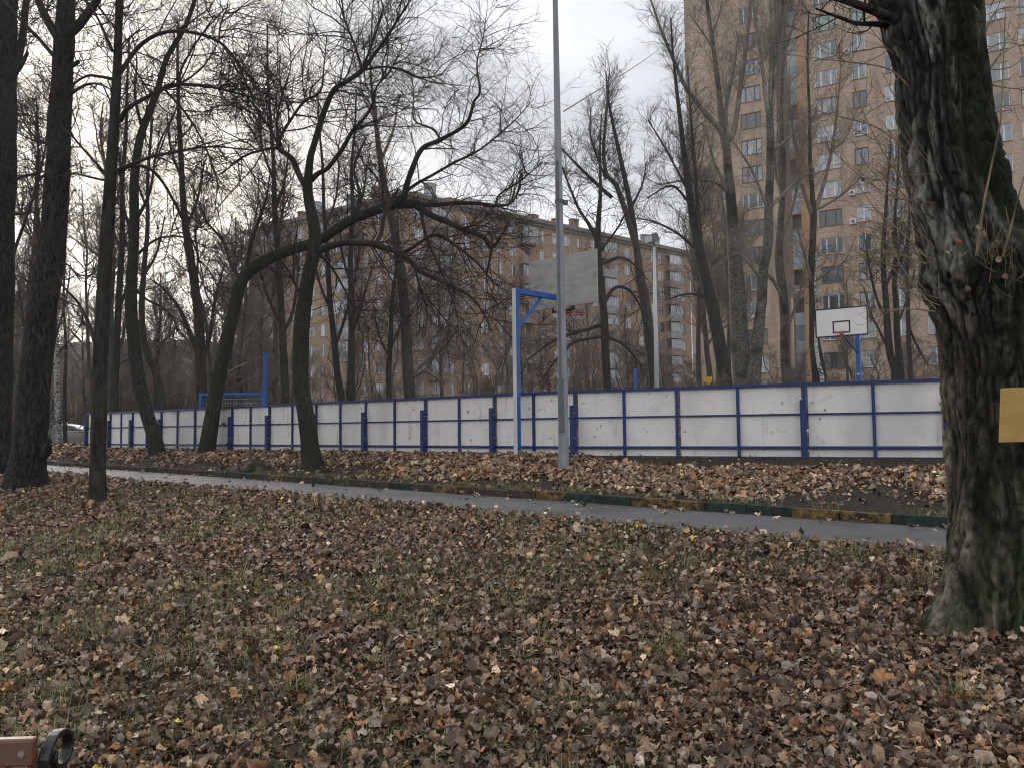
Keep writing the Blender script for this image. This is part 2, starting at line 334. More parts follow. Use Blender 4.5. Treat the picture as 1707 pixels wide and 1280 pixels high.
M['balcony'] = mat('balcony_sheet', (0.20, 0.185, 0.175), (0.33, 0.315, 0.30), 0.7, (1, 1, 1))
M['plinth'] = mat('plinth_render', (0.33, 0.28, 0.22), (0.40, 0.34, 0.27), 0.9, (3, 3, 3))
M['glass_dark'] = mat('window_glass_dark_room', (0.035, 0.042, 0.05), None, 0.03, spec=1.0)
M['glass_curtain'] = mat('window_glass_with_net_curtain', (0.32, 0.33, 0.35), (0.42, 0.43, 0.45), 0.05, (6, 6, 0.4), spec=1.0)
M['glass_mid'] = mat('window_glass_half_curtained', (0.10, 0.11, 0.125), (0.26, 0.27, 0.29), 0.04, (3, 3, 0.5), spec=1.0)
M['glass_green'] = mat('green_tinted_glass', (0.20, 0.30, 0.27), None, 0.08, spec=0.8)
M['car_paint'] = mat('grey_beige_car_paint', (0.20, 0.18, 0.165), None, 0.28, metal=0.3, spec=0.5)
M['car_roof'] = mat('light_car_roof', (0.38, 0.37, 0.38), None, 0.3, metal=0.3, spec=0.5)
M['chrome'] = mat('chrome_trim', (0.65, 0.65, 0.66), None, 0.2, metal=0.9)
M['tyre'] = mat('tyre_rubber', (0.012, 0.012, 0.013), None, 0.85)
M['rim'] = mat('grey_wheel_rim', (0.13, 0.13, 0.14), None, 0.4, metal=0.6)
M['lamp_red'] = mat('red_lamp_glass', (0.3, 0.01, 0.01), None, 0.2)
M['lamp_clear'] = mat('clear_lamp_glass', (0.6, 0.6, 0.62), None, 0.1)
M['hill'] = mat('far_wood_floor', (0.075, 0.06, 0.048), (0.18, 0.145, 0.115), 0.95, (1.6, 1.6, 0.35), bump=0.4, bscale=(3, 3, 0.8), spec=0.05)
M['moss'] = mat('dark_moss', (0.018, 0.02, 0.01), (0.06, 0.055, 0.03), 0.95, (18, 18, 18), bump=0.04, bscale=(50, 50, 50), third=(0.12, 0.105, 0.085), tscale=3, tlo=0.52, thi=0.6)

# ------------------------------------------------------------------ terrain
US = np.array([0.668, 0.744]); UT = np.array([-0.744, 0.668]); T0 = np.array([3.75, 7.07])
FL = [(-15.6, 29.2), (1.07, 15.3), (8.23, 11.73), (13.6, 9.05)]          # plan of the rink fence
def st(x, y):
    x = np.asarray(x, float); y = np.asarray(y, float)
    return US[0] * x + US[1] * y, UT[0] * (x - T0[0]) + UT[1] * (y - T0[1])
def xy(s, t):
    # inverse of st
    t0 = UT[0] * T0[0] + UT[1] * T0[1]; tt = np.asarray(t, float) + t0; s = np.asarray(s, float)
    return US[0] * s + UT[0] * tt, US[1] * s + UT[1] * tt
S_NEAR, S_KERB, S_BANK = 7.74, 9.52, 9.66
_ft = [st(*p) for p in FL][::-1]
FT_T = np.array([float(p[1]) for p in _ft]); FT_S = np.array([float(p[0]) for p in _ft])
def sfence(t): return np.interp(t, FT_T, FT_S)
def zpath(t): return 0.45 + 0.2 * np.clip(t, -12, 45) / 20.8
def zfence(t): return 1.04 + 0.10 * np.clip(t, -5, 32) / 25
def smooth(a): a = np.clip(a, 0, 1); return a * a * (3 - 2 * a)
def gz(x, y, noise=True):
    s, t = st(x, y); zp = zpath(t)
    near = zp * np.clip(s / S_NEAR, 0, 1) ** 1.35
    sf = sfence(t); zf = zfence(t)
    k = np.clip((s - S_BANK) / np.maximum(sf - 0.35 - S_BANK, 0.5), 0, 1)
    bank = (zp + 0.10) + (zf - zp - 0.10) * (0.55 * k + 0.45 * smooth(k))
    far = zf + (0.93 - zf) * smooth((s - sf - 6) / 25)
    z = np.where(s < S_NEAR, near, np.where(s < S_KERB + 0.02, zp, np.where(s < sf, bank, far)))
    z = np.where((s >= S_KERB + 0.02) & (s < S_BANK), zp + 0.05, z)
    if noise:
        w = np.where(s < S_NEAR, smooth((S_NEAR - s) / 1.0), smooth((s - S_BANK) / 0.5) * smooth((sf - 0.2 - s) / 0.4))
        z = z + w * (0.09 * (fbm(x * 0.6, y * 0.6, seed=3) - 0.5) + 0.05 * (vnoise(x * 2.3, y * 2.3, seed=8) - 0.5))
    return z
def ground_at(px, py):
    """where the ray through a photo pixel meets the ground"""
    d = _f + (px - CX) / FPX * _r + (CY - py) / FPX * _u; d = d / d[1]
    Y = np.arange(1.2, 120, 0.02); P = EYE[None] + d[None] * Y[:, None]
    b = P[:, 2] <= gz(P[:, 0], P[:, 1])
    i = int(np.argmax(b)) if b.any() else len(Y) - 1
    return P[i]

sv = np.unique(np.concatenate([[-600, -300, -120, -60, -30, -15, -8, -5], np.arange(-3, 7.6, 0.18), [7.6, 7.7, S_NEAR, 7.76, 8.2, 8.8, S_KERB, S_KERB + 0.03, S_BANK - 0.01, S_BANK + 0.01], np.arange(9.8, 15, 0.14), [15.5, 16, 17, 18, 20, 22, 25, 28, 32, 36, 42, 50, 65, 90, 130, 200, 350, 700, 1400]]))
tv = np.unique(np.concatenate([[-1400, -700, -300, -150, -80, -45, -30, -22, -17], np.arange(-14, 40, 0.3), [42, 45, 50, 55, 62, 70, 85, 110, 160, 260, 500, 900, 1500]]))
Sg, Tg = np.meshgrid(sv, tv, indexing='ij'); Xg, Yg = xy(Sg, Tg); Zg = gz(Xg, Yg)
ns, ntv = len(sv), len(tv); I = np.arange(ns * ntv).reshape(ns, ntv)
Fq = np.stack([I[:-1, :-1], I[:-1, 1:], I[1:, 1:], I[1:, :-1]], -1).reshape(-1, 4)[:, ::-1]
ground = obj('ground', np_mesh('ground', np.stack([Xg, Yg, Zg], -1).reshape(-1, 3), Fq, M['soil'], smooth=True))
tag(ground, 'brown autumn ground of soil and dead leaves rising gently to the rink', None, None, 'structure')

def strip(name, s0, s1, tarr, dz, m, zf=None):
    tarr = np.asarray(tarr, float); V = []
    sarr = [np.asarray(s(tarr) if callable(s) else np.full_like(tarr, s), float) for s in (s0, s1)]
    rows = 5
    for k in range(rows):
        ss = sarr[0] + (sarr[1] - sarr[0]) * k / (rows - 1); X, Y = xy(ss, tarr)
        Z = (gz(X, Y, False) if zf is None else zf(ss, tarr)) + dz; V.append(np.stack([X, Y, Z], -1))
    V = np.array(V); n = len(tarr); I = np.arange(rows * n).reshape(rows, n)
    F = np.stack([I[:-1, :-1], I[:-1, 1:], I[1:, 1:], I[1:, :-1]], -1).reshape(-1, 4)[:, ::-1]
    return obj(name, np_mesh(name, V.reshape(-1, 3), F, m, smooth=True))
path = strip('path', lambda t: S_NEAR - 0.03 + 0.05 * (fbm(t * 1.3, t * 0 + 2, seed=5) - 0.5), S_KERB + 0.012, np.arange(-30, 60, 0.5), 0.006, M['asphalt'], lambda s, t: zpath(t) + 0.004 * np.sin(s))
tag(path, 'grey asphalt footpath running past the painted kerb', None, None, 'structure')
apron = strip('rubber_paving', lambda t: sfence(t) - 1.2 * smooth((8.0 - t) / 3) - 0.02 + 0.12 * (fbm(t * 2, t * 0, seed=6) - 0.5), lambda t: sfence(t) + 20, np.concatenate([np.arange(-6, 7.8, 0.15)]), 0.02, M['rubber'], lambda s, t: gz(*xy(s, t)) - 0.012)
tag(apron, 'strip of dark red rubber paving along the foot of the rink fence', None, None, 'structure')

# ------------------------------------------------------------------ kerb of single painted stones
kerb = empty('kerb', (*xy(S_KERB, 0), 0), None); tag(kerb, 'low kerb of yellow and green painted stones along the path', None, None, 'structure')
# phase: a colour boundary where the photo shows one
pb = ground_at(1030, 846); tb = float(st(pb[0], pb[1])[1])
SL = 0.565
for i in range(-22, 66):
    t0 = tb + i * SL; c = (i // 2) % 2
    key = 'kerb_green' if c == 0 else 'kerb_yellow'
    if t0 > tb + 1.0 and rnd.random() < 0.72: key = 'kerb_dark'
    g = 0.006; j = rnd.uniform(-0.013, 0.010); jz = rnd.uniform(-0.016, 0.008)
    p0 = np.array([*xy(S_KERB + j, t0 + g), float(zpath(t0)) - 0.15]); ex = np.array([UT[0], UT[1], 0.0096]) * (SL - 2 * g); ey = np.array([US[0], US[1], 0]) * 0.125
    b = MB().pbox(p0, ex, ey, (0, 0, 0.15 + 0.125 + jz))
    b.build('kerb_stone', M[key], kerb, bevel=0.012)

# ------------------------------------------------------------------ rink fence
def on_line(px, segs):
    k = (px - CX) / FPX
    best = None
    for a, b in segs:
        ax, ay = a; bx, by = b
        # x = k*y (roll ignored)
        d = (bx - ax) - k * (by - ay)
        if abs(d) < 1e-9: continue
        u = (k * ay - ax) / d
        if -0.02 <= u <= 1.02: best = (ax + u * (bx - ax), ay + u * (by - ay))
    return best
segs = [(FL[0], FL[1]), (FL[1], FL[2]), (FL[2], FL[3])]
POST_PX = [139, 177, 214, 262, 318, 380, 442, 520, 603, 702, 817, 951, 1121, 1333, 1566]
FP = [np.array(on_line(p + 8, segs)) for p in POST_PX] + [np.array(FL[2]), np.array(FL[2]) + 2.0 * (np.array(FL[3]) - np.array(FL[2])) / np.linalg.norm(np.array(FL[3]) - np.array(FL[2]))]
FH = 1.2
fence = empty('rink_fence', (*FP[0], float(zfence(st(*FP[0])[1]))), 'white board hockey rink fence in a dark blue steel frame', 'fence')
def fz(p): return float(zfence(st(p[0], p[1])[1]))
def v3(p, z): return np.array([p[0], p[1], z])
nb = len(FP) - 1
for i in range(nb):
    a, b = FP[i], FP[i + 1]; za, zb = fz(a), fz(b); L = np.linalg.norm(b - a); e = (b - a) / L; n = np.array([e[1], -e[0]])   # n points to the camera side
    if np.dot(n, -a) < 0: n = -n
    gate = i == 4
    dz = (zb - za) / L
    def P(u, off, h): q = a + e * u + n * off; return np.array([q[0], q[1], za + dz * u + h])
    def B(u0, u1, o0, o1, h0, h1): return MB().pbox(P(u0, o0, h0), P(u1, o0, h0) - P(u0, o0, h0), P(u0, o1, h0) - P(u0, o0, h0), (0, 0, h1 - h0))
    lg = empty('gate', P(0, 0, 0) - np.array(fence.location)) if gate else None
    if gate: adopt(lg, fence); lg['label'] = 'gate section with hinges and latch in the rink fence'
    par = lg if gate else fence
    m0, m1 = 0.04, L - 0.04
    # boards: two by two, upper and lower sheets of each half bay
    mid = L / 2 + rnd.uniform(-0.02, 0.02)
    for (u0, u1) in ((m0 + 0.01, mid - 0.003), (mid + 0.003, m1 - 0.01)):
        B(u0, u1, -0.012, 0.004 + rnd.uniform(-0.002, 0.002), 0.015, 0.70).build('board', M['white_board'], par)
        B(u0, u1, -0.012, 0.004 + rnd.uniform(-0.002, 0.002), 0.706, FH - 0.03).build('board', M['white_board'], par)
    B(mid - 0.024, mid + 0.024, 0.007, 0.047, 0.012, FH - 0.046).build('stile', M['fence_blue'], par)
    for (u0, u1) in ((m0 - 0.02, mid - 0.026), (mid + 0.026, m1 + 0.02)):
        B(u0, u1, 0.008, 0.036, 0.685, 0.715).build('middle_rail', M['fence_blue'], par)
        B(u0, u1, 0.008, 0.045, 0.135, 0.185).build('lower_rail', M['fence_blue'], par)
    B(m0 - 0.02, m1 + 0.02, 0.006, 0.03, -0.005, 0.012).build('bottom_rail', M['fence_blue'], par)
    B(-0.02 if i == 0 else 0.002, L - 0.002, -0.03, 0.055, FH - 0.045, FH + 0.005).build('top_rail', M['fence_blue'], par)
    if gate:
        for h in (0.25, 0.95): B(m0 - 0.05, m0 + 0.05, 0.047, 0.07, h, h + 0.06).build('hinge', M['fence_blue'], par)
        B(mid + 0.5, mid + 0.62, 0.038, 0.075, 0.70, 0.78).build('latch', M['fence_blue'], par)
        B(m1 - 0.16, m1 - 0.04, 0.046, 0.075, 0.16, 0.22).build('bolt_plate', M['fence_blue'], par)
for i, a in enumerate(FP):
    q = FP[min(i + 1, nb)] - FP[max(i - 1, 0)]; e = q / np.linalg.norm(q); n = np.array([e[1], -e[0]])
    if np.dot(n, -a) < 0: n = -n
    za = fz(a); px_ = lambda u, o, h: np.array([*(a + e * u + n * o), za + h])
    B2 = lambda u0, u1, o0, o1, h0, h1: MB().pbox(px_(u0, o0, h0), px_(u1, o0, h0) - px_(u0, o0, h0), px_(u0, o1, h0) - px_(u0, o0, h0), (0, 0, h1 - h0))
    B2(-0.022, 0.022, 0.010, 0.052, 0.0, FH - 0.047).build('post', M['fence_blue'], fence)
    if i in (4, 12): continue
    s_ = -1 if i < 14 else 1
    sp = B2(-0.062 if s_ < 0 else -0.03, 0.03 if s_ < 0 else 0.062, 0.055, 0.125, -0.10, 0.93).build('stub_post', M['fence_blue'], fence)
    for h in (0.34, 0.80):
        bl = MB().tube([px_(0.03, 0.09, h), px_(0.05, 0.09, h)], 0.010, 6); bl.build('bolt', M['lightgalv'], sp)

# ------------------------------------------------------------------ poles, basketball stands, lamps
def prism_pole(b, base, h, r0, r1, n=8, lean=(0, 0), rot=0.2):
    base = np.asarray(base, float); top = base + np.array([lean[0], lean[1], h]); v = []
    for c, r in ((base, r0), (top, r1)):
        v += [c + np.array([r * math.cos(2 * PI * k / n + rot), r * math.sin(2 * PI * k / n + rot), 0]) for k in range(n)]
    b.add(v, [(k, (k + 1) % n, n + (k + 1) % n, n + k) for k in range(n)] + [tuple(range(n - 1, -1, -1)), tuple(range(n, 2 * n))])
    return b
pb = ground_at(940, 780); LP = np.array([pb[0], pb[1], gz(pb[0], pb[1]) - 0.02])
lamp = empty('lamp_post', LP, 'tall grey faceted steel lamp post standing among leaves before the rink', 'lamp post')
prism_pole(MB(), LP, 1.45, 0.095, 0.088).build('base_section', M['galv'], lamp)
prism_pole(MB(), LP + [0, 0, 1.452], 8.6, 0.083, 0.036, lean=(-0.03, 0)).build('shaft', M['galv'], lamp)
q = LP + [-0.062, -0.075, 0.0]
MB().pbox(q + [0, 0, 0.66], (0.032, -0.013, 0), (0.02, 0.04, 0), (0, 0, 4.6)).build('cable_cover', M['galv_dark'], lamp)
MB().pbox(q + [-0.018, -0.006, 0.62], (0.085, -0.034, 0), (0.015, 0.03, 0), (0, 0, 0.9)).build('access_door', M['galv_dark'], lamp)
cb = MB()
prism_pole(cb, LP + [-0.004, 0, 4.55], 0.05, 0.085, 0.085); cb.pbox(LP + [0.06, -0.04, 4.52], (0.08, 0, 0), (0, 0.08, 0), (0, 0, 0.07))
cb.build('clamp_band', M['galv_dark'], lamp)
hd = MB().tube([LP + [-0.03, 0, 10.0], LP + [-0.03, 0.2, 10.5], LP + [-0.03, 1.0, 10.75]], 0.03, 8); hd.build('arm', M['galv'], lamp, smooth=True)
MB().pbox(LP + [-0.15, 1.0, 10.7], (0.24, 0, 0), (0, 0.5, 0.05), (0, 0, 0.1)).build('lamp_head', M['galv'], lamp, bevel=0.02)
# overhead wire from the post to the tower
w0 = at(940, 186, LP[1]); w1 = at(1150, 14, 90.0)
pts = [w0 + (w1 - w0) * k / 16 + np.array([0, 0, -0.9 * math.sin(PI * k / 16)]) for k in range(17)]
ow = MB().tube(pts, 0.012, 5).build('overhead_wire', M['wire']); tag(ow, 'thin overhead wire slung from the lamp post towards the tower', 'wire')

# near basketball stand (seen from behind)
def bball(base, uz, board_c, bw, bh, right, arm_z, name, label, front_white, post_white_face, rim_dir):
    """base: foot of post; board_c: centre of board; right: unit vector along the board"""
    right = np.asarray(right, float); nrm = np.array([-right[1], right[0], 0.0])      # away from camera
    root = empty(name, base, label, 'basketball hoop')
    base = np.asarray(base, float); bc = np.asarray(board_c, float)
    a = 0.10; e1 = right * a; e2 = nrm * a
    p0 = base - e1 / 2 - e2 / 2 - np.array([0, 0, 0.05])
    MB().pbox(p0, e1, e2, (0, 0, arm_z - base[2] + 0.05)).build('post', M['post_blue'], root, bevel=0.006)
    if post_white_face:
        MB().pbox(p0 - nrm * 0.004 + right * 0.002, right * (a - 0.004), nrm * 0.002, (0, 0, arm_z - base[2] + 0.048)).build('white_face', M['post_white'], root)
    return root, right, nrm, bc
def hoop_parts(root, bc, right, nrm, side, bw, bh, white, base_arm, arm_to, rim_z):
    """side=+1: playing face looks along +nrm"""
    n = nrm * side; th = 0.03; z = np.array([0, 0, 1.0])
    o = bc - right * bw / 2 - z * bh / 2 - n * th / 2
    MB().pbox(o, right * bw, n * th, z * bh).build('backboard', M['board_white'] if white else M['plywood'], root, bevel=0.003)
    f0 = bc + n * (th / 2 + 0.001)
    fr = MB(); t = 0.05
    for (u0, u1, v0, v1) in ((-bw / 2, bw / 2, bh / 2 - t, bh / 2), (-bw / 2, bw / 2, -bh / 2, -bh / 2 + t), (-bw / 2, -bw / 2 + t, -bh / 2 + t, bh / 2 - t), (bw / 2 - t, bw / 2, -bh / 2 + t, bh / 2 - t)):
        fr.pbox(f0 + right * u0 + z * v0, right * (u1 - u0), n * 0.004, z * (v1 - v0))
    fr.build('border', M['black'], root)
    sq = MB(); cz = rim_z - bc[2] + 0.22
    for (u0, u1, v0, v1) in ((-0.3, 0.3, 0.175, 0.225), (-0.3, 0.3, -0.225, -0.175), (-0.3, -0.25, -0.175, 0.175), (0.25, 0.3, -0.175, 0.175)):
        sq.pbox(f0 + right * u0 + z * (cz + v0), right * (u1 - u0), n * 0.004, z * (v1 - v0))
    sq.build('target_square', M['black'], root)
    rc = f0 + n * 0.40; rc[2] = rim_z
    ring = MB().tube([rc + 0.225 * (math.cos(2 * PI * k / 24) * right + math.sin(2 * PI * k / 24) * n) for k in range(25)], 0.012, 6, caps=False)
    rim = ring.build('rim', M['red'], root, smooth=True)
    br = MB(); br.pbox(f0 - right * 0.07 + z * (rim_z - f0[2] - 0.14), right * 0.14, n * 0.02, z * 0.16)
    br.bar(f0 + z * (rim_z - f0[2]) + n * 0.02, rc - n * 0.22, 0.08, 0.02); br.bar(f0 + z * (rim_z - f0[2] - 0.1) + n * 0.02, rc - n * 0.2 - z * 0.01, 0.05, 0.015)
    br.build('bracket', M['red'], rim)
    nt_ = MB()
    for k in range(10):
        an = 2 * PI * k / 10; an2 = 2 * PI * (k + 0.5) / 10
        p = rc + 0.22 * (math.cos(an) * right + math.sin(an) * n); p2 = rc + 0.17 * (math.cos(an2) * right + math.sin(an2) * n) - z * 0.12
        p3 = rc + 0.17 * (math.cos(an2 - 2 * PI / 10) * right + math.sin(an2 - 2 * PI / 10) * n) - z * 0.12
        nt_.tube([p, p2], 0.003, 4); nt_.tube([p, p3], 0.003, 4)
    nt_.build('net', M['net'], root)
pg = ground_at(863, 759.5)
Yp = 15.75; bp_ = at(863, 760, Yp); base = np.array([bp_[0], bp_[1], bp_[2]])
bL, bR = at(882.5, 478.5, 17.35), at(996, 460, 16.1)
right = np.array([bR[0] - bL[0], bR[1] - bL[1], 0]); bwid = np.linalg.norm(right); right /= bwid
bc = (bL + bR) / 2
armz = at(863, 481, Yp)[2]
hoop, rt_, nr_, bc = bball(base, 0, bc, bwid, 1.05, right, armz, 'basketball_hoop', 'basketball hoop on a blue and white post seen from behind its grey board', False, True, 1)
hoop_parts(hoop, bc, rt_, nr_, 1, bwid, 1.05, False, None, None, bc[2] - 0.62)
topc = np.array([base[0], base[1], armz - 0.05])
am = topc + nr_ * 0.05; ae = np.array([bc[0], bc[1], armz - 0.05]) - nr_ * 0.03
# horizontal arm goes from the post to the back of the board
MB().bar(am, ae, 0.09, 0.10).build('arm', M['post_blue'], hoop)
bd = ae - am; MB().bar(topc + nr_ * 0.05 - np.array([0, 0, 0.72]), am + bd * 0.52 - np.array([0, 0, 0.055]), 0.045, 0.045).build('brace', M['post_blue'], hoop)
# far hoop, facing the camera
Yf = 29.5
bL, bR = at(1359, 541, Yf + 0.45), at(1447.5, 533, Yf - 0.55)
right = np.array([bR[0] - bL[0], bR[1] - bL[1], 0]); bwid = np.linalg.norm(right); right /= bwid; bc = (bL + bR) / 2
pst = at(1432, 632, Yf + 0.9); base = np.array([pst[0], pst[1], 1.0])
hoop2 = empty('basketball_hoop', base, 'white basketball board with a black square and red rim facing the viewer', 'basketball hoop')
nr2 = np.array([-right[1], right[0], 0])
MB().pbox(base - right * 0.07 - nr2 * 0.07, right * 0.14, nr2 * 0.14, (0, 0, bc[2] - 1.0 + 0.1)).build('post', M['post_blue'], hoop2, bevel=0.006)
hoop_parts(hoop2, bc, right, nr2, -1, bwid, 1.05, True, None, None, at(1395, 556, Yf)[2])
MB().bar(np.array([base[0], base[1], bc[2]]), bc + nr2 * 0.03, 0.1, 0.1).build('arm', M['post_blue'], hoop2)
MB().bar(np.array([base[0], base[1], bc[2] - 1.05]), bc + nr2 * 0.05 - np.array([0, 0, 0.4]) , 0.05, 0.05).build('brace', M['fence_blue'], hoop2)
MB().pbox(base - nr2 * 0.075 - right * 0.03 + np.array([0, 0, at(1430, 624, Yf + .9)[2] - 1.03]), right * 0.06, -nr2 * 0.004, (0, 0, 0.06)).build('sticker', M['bolt'], hoop2)

# plain blue posts
def blue_post(px, ytop, Y, ybase, w, label):
    t_ = at(px, ytop, Y); z0 = at(px, ybase, Y)[2] if ybase else 0.9
    e = empty('blue_post', (t_[0], t_[1], z0), label, 'post')
    MB().box(t_[0] - w / 2, t_[0] + w / 2, t_[1] - w / 2, t_[1] + w / 2, z0 - 0.05, t_[2]).build('shaft', M['post_blue'], e, bevel=0.006)
    MB().box(t_[0] - w / 2 - 0.006, t_[0] + w / 2 + 0.006, t_[1] - w / 2 - 0.006, t_[1] + w / 2 + 0.006, t_[2] + 0.001, t_[2] + 0.015).build('cap', M['post_blue'], e)
    if not ybase: MB().tube([(t_[0] - w, t_[1], z0 + 1.9), (t_[0] + w, t_[1], z0 + 1.9)], 0.02, 6).build('hook', M['post_blue'], e)
    return e
blue_post(441.5, 588, 22.35, 748, 0.083, 'bright blue steel post in front of the rink fence near its left part')
blue_post(1059, 615, 31.0, None, 0.10, 'bright blue post top showing above the fence beside the thin grey lamp pole')

# goal behind the fence
g0, g1 = at(334, 659, 30.4), at(437.5, 658, 30.4); zc = g0[2]; zb = 1.05
goal = empty('goal', ((g0[0] + g1[0]) / 2, 30.4, zb), 'blue tube football goal frame with net standing inside the rink', 'goal')
for g in (g0, g1): MB().bar((g[0], g[1], zb), (g[0], g[1], zc), 0.08, 0.08).build('goal_post', M['post_blue'], goal)
MB().bar((g0[0] - 0.04, g0[1], zc + 0.04), (g1[0] + 0.04, g1[1], zc + 0.04), 0.08, 0.08).build('crossbar', M['post_blue'], goal)
bk = np.array([-0.22, 0.9, -0.12]); b0 = np.array([g0[0], g0[1], zc]) + bk; b1 = np.array([g1[0], g1[1], zc]) + bk
MB().tube([b0, b1], 0.025, 6).build('back_bar', M['post_blue'], goal)
for g, b_ in ((g0, b0), (g1, b1)):
    MB().tube([(g[0], g[1], zc), (g[0] * 0.5 + b_[0] * 0.5, (g[1] + b_[1]) / 2, zc + 0.02), b_, (b_[0], b_[1] + 0.15, zb)], 0.025, 6).build('side_bar', M['post_blue'], goal)
net = MB()
for k in range(23):
    x = b0[0] + (b1[0] - b0[0]) * k / 22; net.tube([(x, b0[1], b0[2]), (x, b0[1] + 0.15, zb)], 0.004, 3, False)
for k in range(14):
    z = zb + (b0[2] - zb) * k / 13; net.tube([(b0[0], b0[1] + 0.15 * (1 - k / 13), z), (b1[0], b1[1] + 0.15 * (1 - k / 13), z)], 0.004, 3, False)
net.build('net', M['net'], goal)

# floodlight mast behind the fence
Yl = 36.0; f1 = at(1094, 640, Yl); f2 = at(1090.5, 412, Yl)
mast = empty('floodlight_mast', (f1[0], Yl, 0.95), 'thin pale grey mast with a floodlight on top behind the rink', 'lamp post')
MB().tube([(f1[0] + 0.02, Yl, 0.95), (f2[0], Yl, f2[2])], [0.13, 0.055], 10).build('mast', M['lightgalv'], mast, smooth=True)
hd = at(1088, 397, Yl)
fl = MB(); ax = np.array([-0.75, -0.5, -0.1]); ax /= np.linalg.norm(ax); sdv = np.cross(ax, (0, 0, 1)); sdv /= np.linalg.norm(sdv); up = np.cross(sdv, ax)
fl.prism([(-0.15, -0.17), (0.17, -0.22), (0.28, 0.10), (-0.05, 0.2), (-0.17, 0.1)], hd - sdv * 0.2, ax, up, sdv * 0.4); fl.build('floodlight', M['galv_dark'], mast)
MB().prism([(-0.2, -0.14), (0.2, -0.14), (0.2, 0.14), (-0.2, 0.14)], hd + ax * 0.24 - up * 0.06, sdv, up * 1.0, ax * 0.03).build('glass', M['lamp_clear'], mast)
MB().bar((f2[0], Yl, f2[2]), hd - np.array([0, 0, 0.1]), 0.08, 0.08).build('bracket', M['galv_dark'], mast)
# street lamp far behind
Ys = 62.0; s1 = at(1322, 640, Ys); s2 = at(1320, 497, Ys); s3 = at(1328, 486, Ys)
sl = empty('street_lamp', (s1[0], Ys, 0.9), 'old concrete street lamp with a curved arm among the poplars', 'street lamp')
MB().tube([(s1[0], Ys, 0.9), (s2[0], Ys, s2[2])], [0.16, 0.09], 8).build('column', M['plinth'], sl, smooth=True)
MB().tube([(s2[0], Ys, s2[2]), (s2[0] + 0.1, Ys, s2[2] + 0.3), s3], 0.035, 6).build('arm', M['lightgalv'], sl, smooth=True)
MB().pbox(s3 + [-0.05, -0.12, -0.03], (0.55, 0, 0.12), (0, 0.24, 0), (0, 0, 0.12)).build('lamp_head', M['lightgalv'], sl, bevel=0.03)
# yellow play panel
yp = at(1180, 633, 44.0)
yl = empty('play_panel', (yp[0], yp[1], 0.95), 'small bright yellow play panel showing above the fence by the poplars', 'play panel')
MB().prism([(-0.22, 0.2), (-0.2, -0.08), (-0.08, -0.24), (0.08, -0.24), (0.2, -0.1), (0.23, 0.2), (0.1, 0.1), (0.02, 0.18), (-0.08, 0.08)], yp, (1, 0, 0), (0, 0, 1), (0, 0.06, 0)).build('panel', M['yellow'], yl)
MB().tube([(yp[0], yp[1] + 0.1, 0.9), (yp[0], yp[1] + 0.1, yp[2])], 0.04, 8).build('post', M['galv_dark'], yl)

# ------------------------------------------------------------------ buildings
def facade(xs, zs, open_x, open_z, depth, x_clip=None):
    """wall in the local x/z plane facing -y, with recessed openings"""
    V, F = [], []
    def quad(*p): b = len(V); V.extend(p); F.append((b, b + 1, b + 2, b + 3))
    for i in range(len(xs) - 1):
        for j in range(len(zs) - 1):
            x0, x1, z0, z1 = xs[i], xs[i + 1], zs[j], zs[j + 1]
            if i in open_x and j in open_z:
                quad((x0, 0, z0), (x0, depth, z0), (x0, depth, z1), (x0, 0, z1)); quad((x1, 0, z0), (x1, 0, z1), (x1, depth, z1), (x1, depth, z0))
                quad((x0, 0, z1), (x0, depth, z1), (x1, depth, z1), (x1, 0, z1)); quad((x0, 0, z0), (x1, 0, z0), (x1, depth, z0), (x0, depth, z0))
            else: quad((x0, 0, z0), (x1, 0, z0), (x1, 0, z1), (x0, 0, z1))
    return V, F
def breaks(spans, a, b):
    xs = [a]; op = set()
    for s0, s1 in sorted(spans):
        xs.append(s0); op.add(len(xs) - 1); xs.append(s1)
    xs.append(b); return xs, op
def window_meshes(w, h, leaves, key):
    fr = MB(); t = 0.07
    fr.box(-w / 2, w / 2, 0.09, 0.14, 0, t); fr.box(-w / 2, w / 2, 0.09, 0.14, h - t, h)
    fr.box(-w / 2, -w / 2 + t, 0.09, 0.14, t, h - t); fr.box(w / 2 - t, w / 2, 0.09, 0.14, t, h - t)
    cuts = {2: [0.0], 3: [-w * 0.22, w * 0.22], 1: [w * 0.18]}[leaves]
    for c in cuts: fr.box(c - 0.055, c + 0.055, 0.085, 0.14, t, h - t)
    me = {k: fr.mesh('window', M[k]) for k in ('win_white', 'win_brown')}
    pane = MB().box(-w / 2 + 0.02, w / 2 - 0.02, 0.118, 0.126, 0.02, h - 0.02)
    pm = {k: pane.mesh('pane', M[k]) for k in ('glass_dark', 'glass_curtain', 'glass_mid', 'glass_green')}
    sl = MB().box(-w / 2 - 0.06, w / 2 + 0.06, -0.09, 0.085, -0.05, -0.004).mesh('sill', M['sill'])
    return me, pm, sl
def put_window(root, ms, x, z, fk, pk, y=0.0, rz=0.0, sill=True):
    f = obj('window', ms[0][fk], root, (x, y, z)); f.rotation_euler = (0, 0, rz)
    obj('pane', ms[1][pk], f)
    if sill: obj('sill', ms[2], f)
    return f

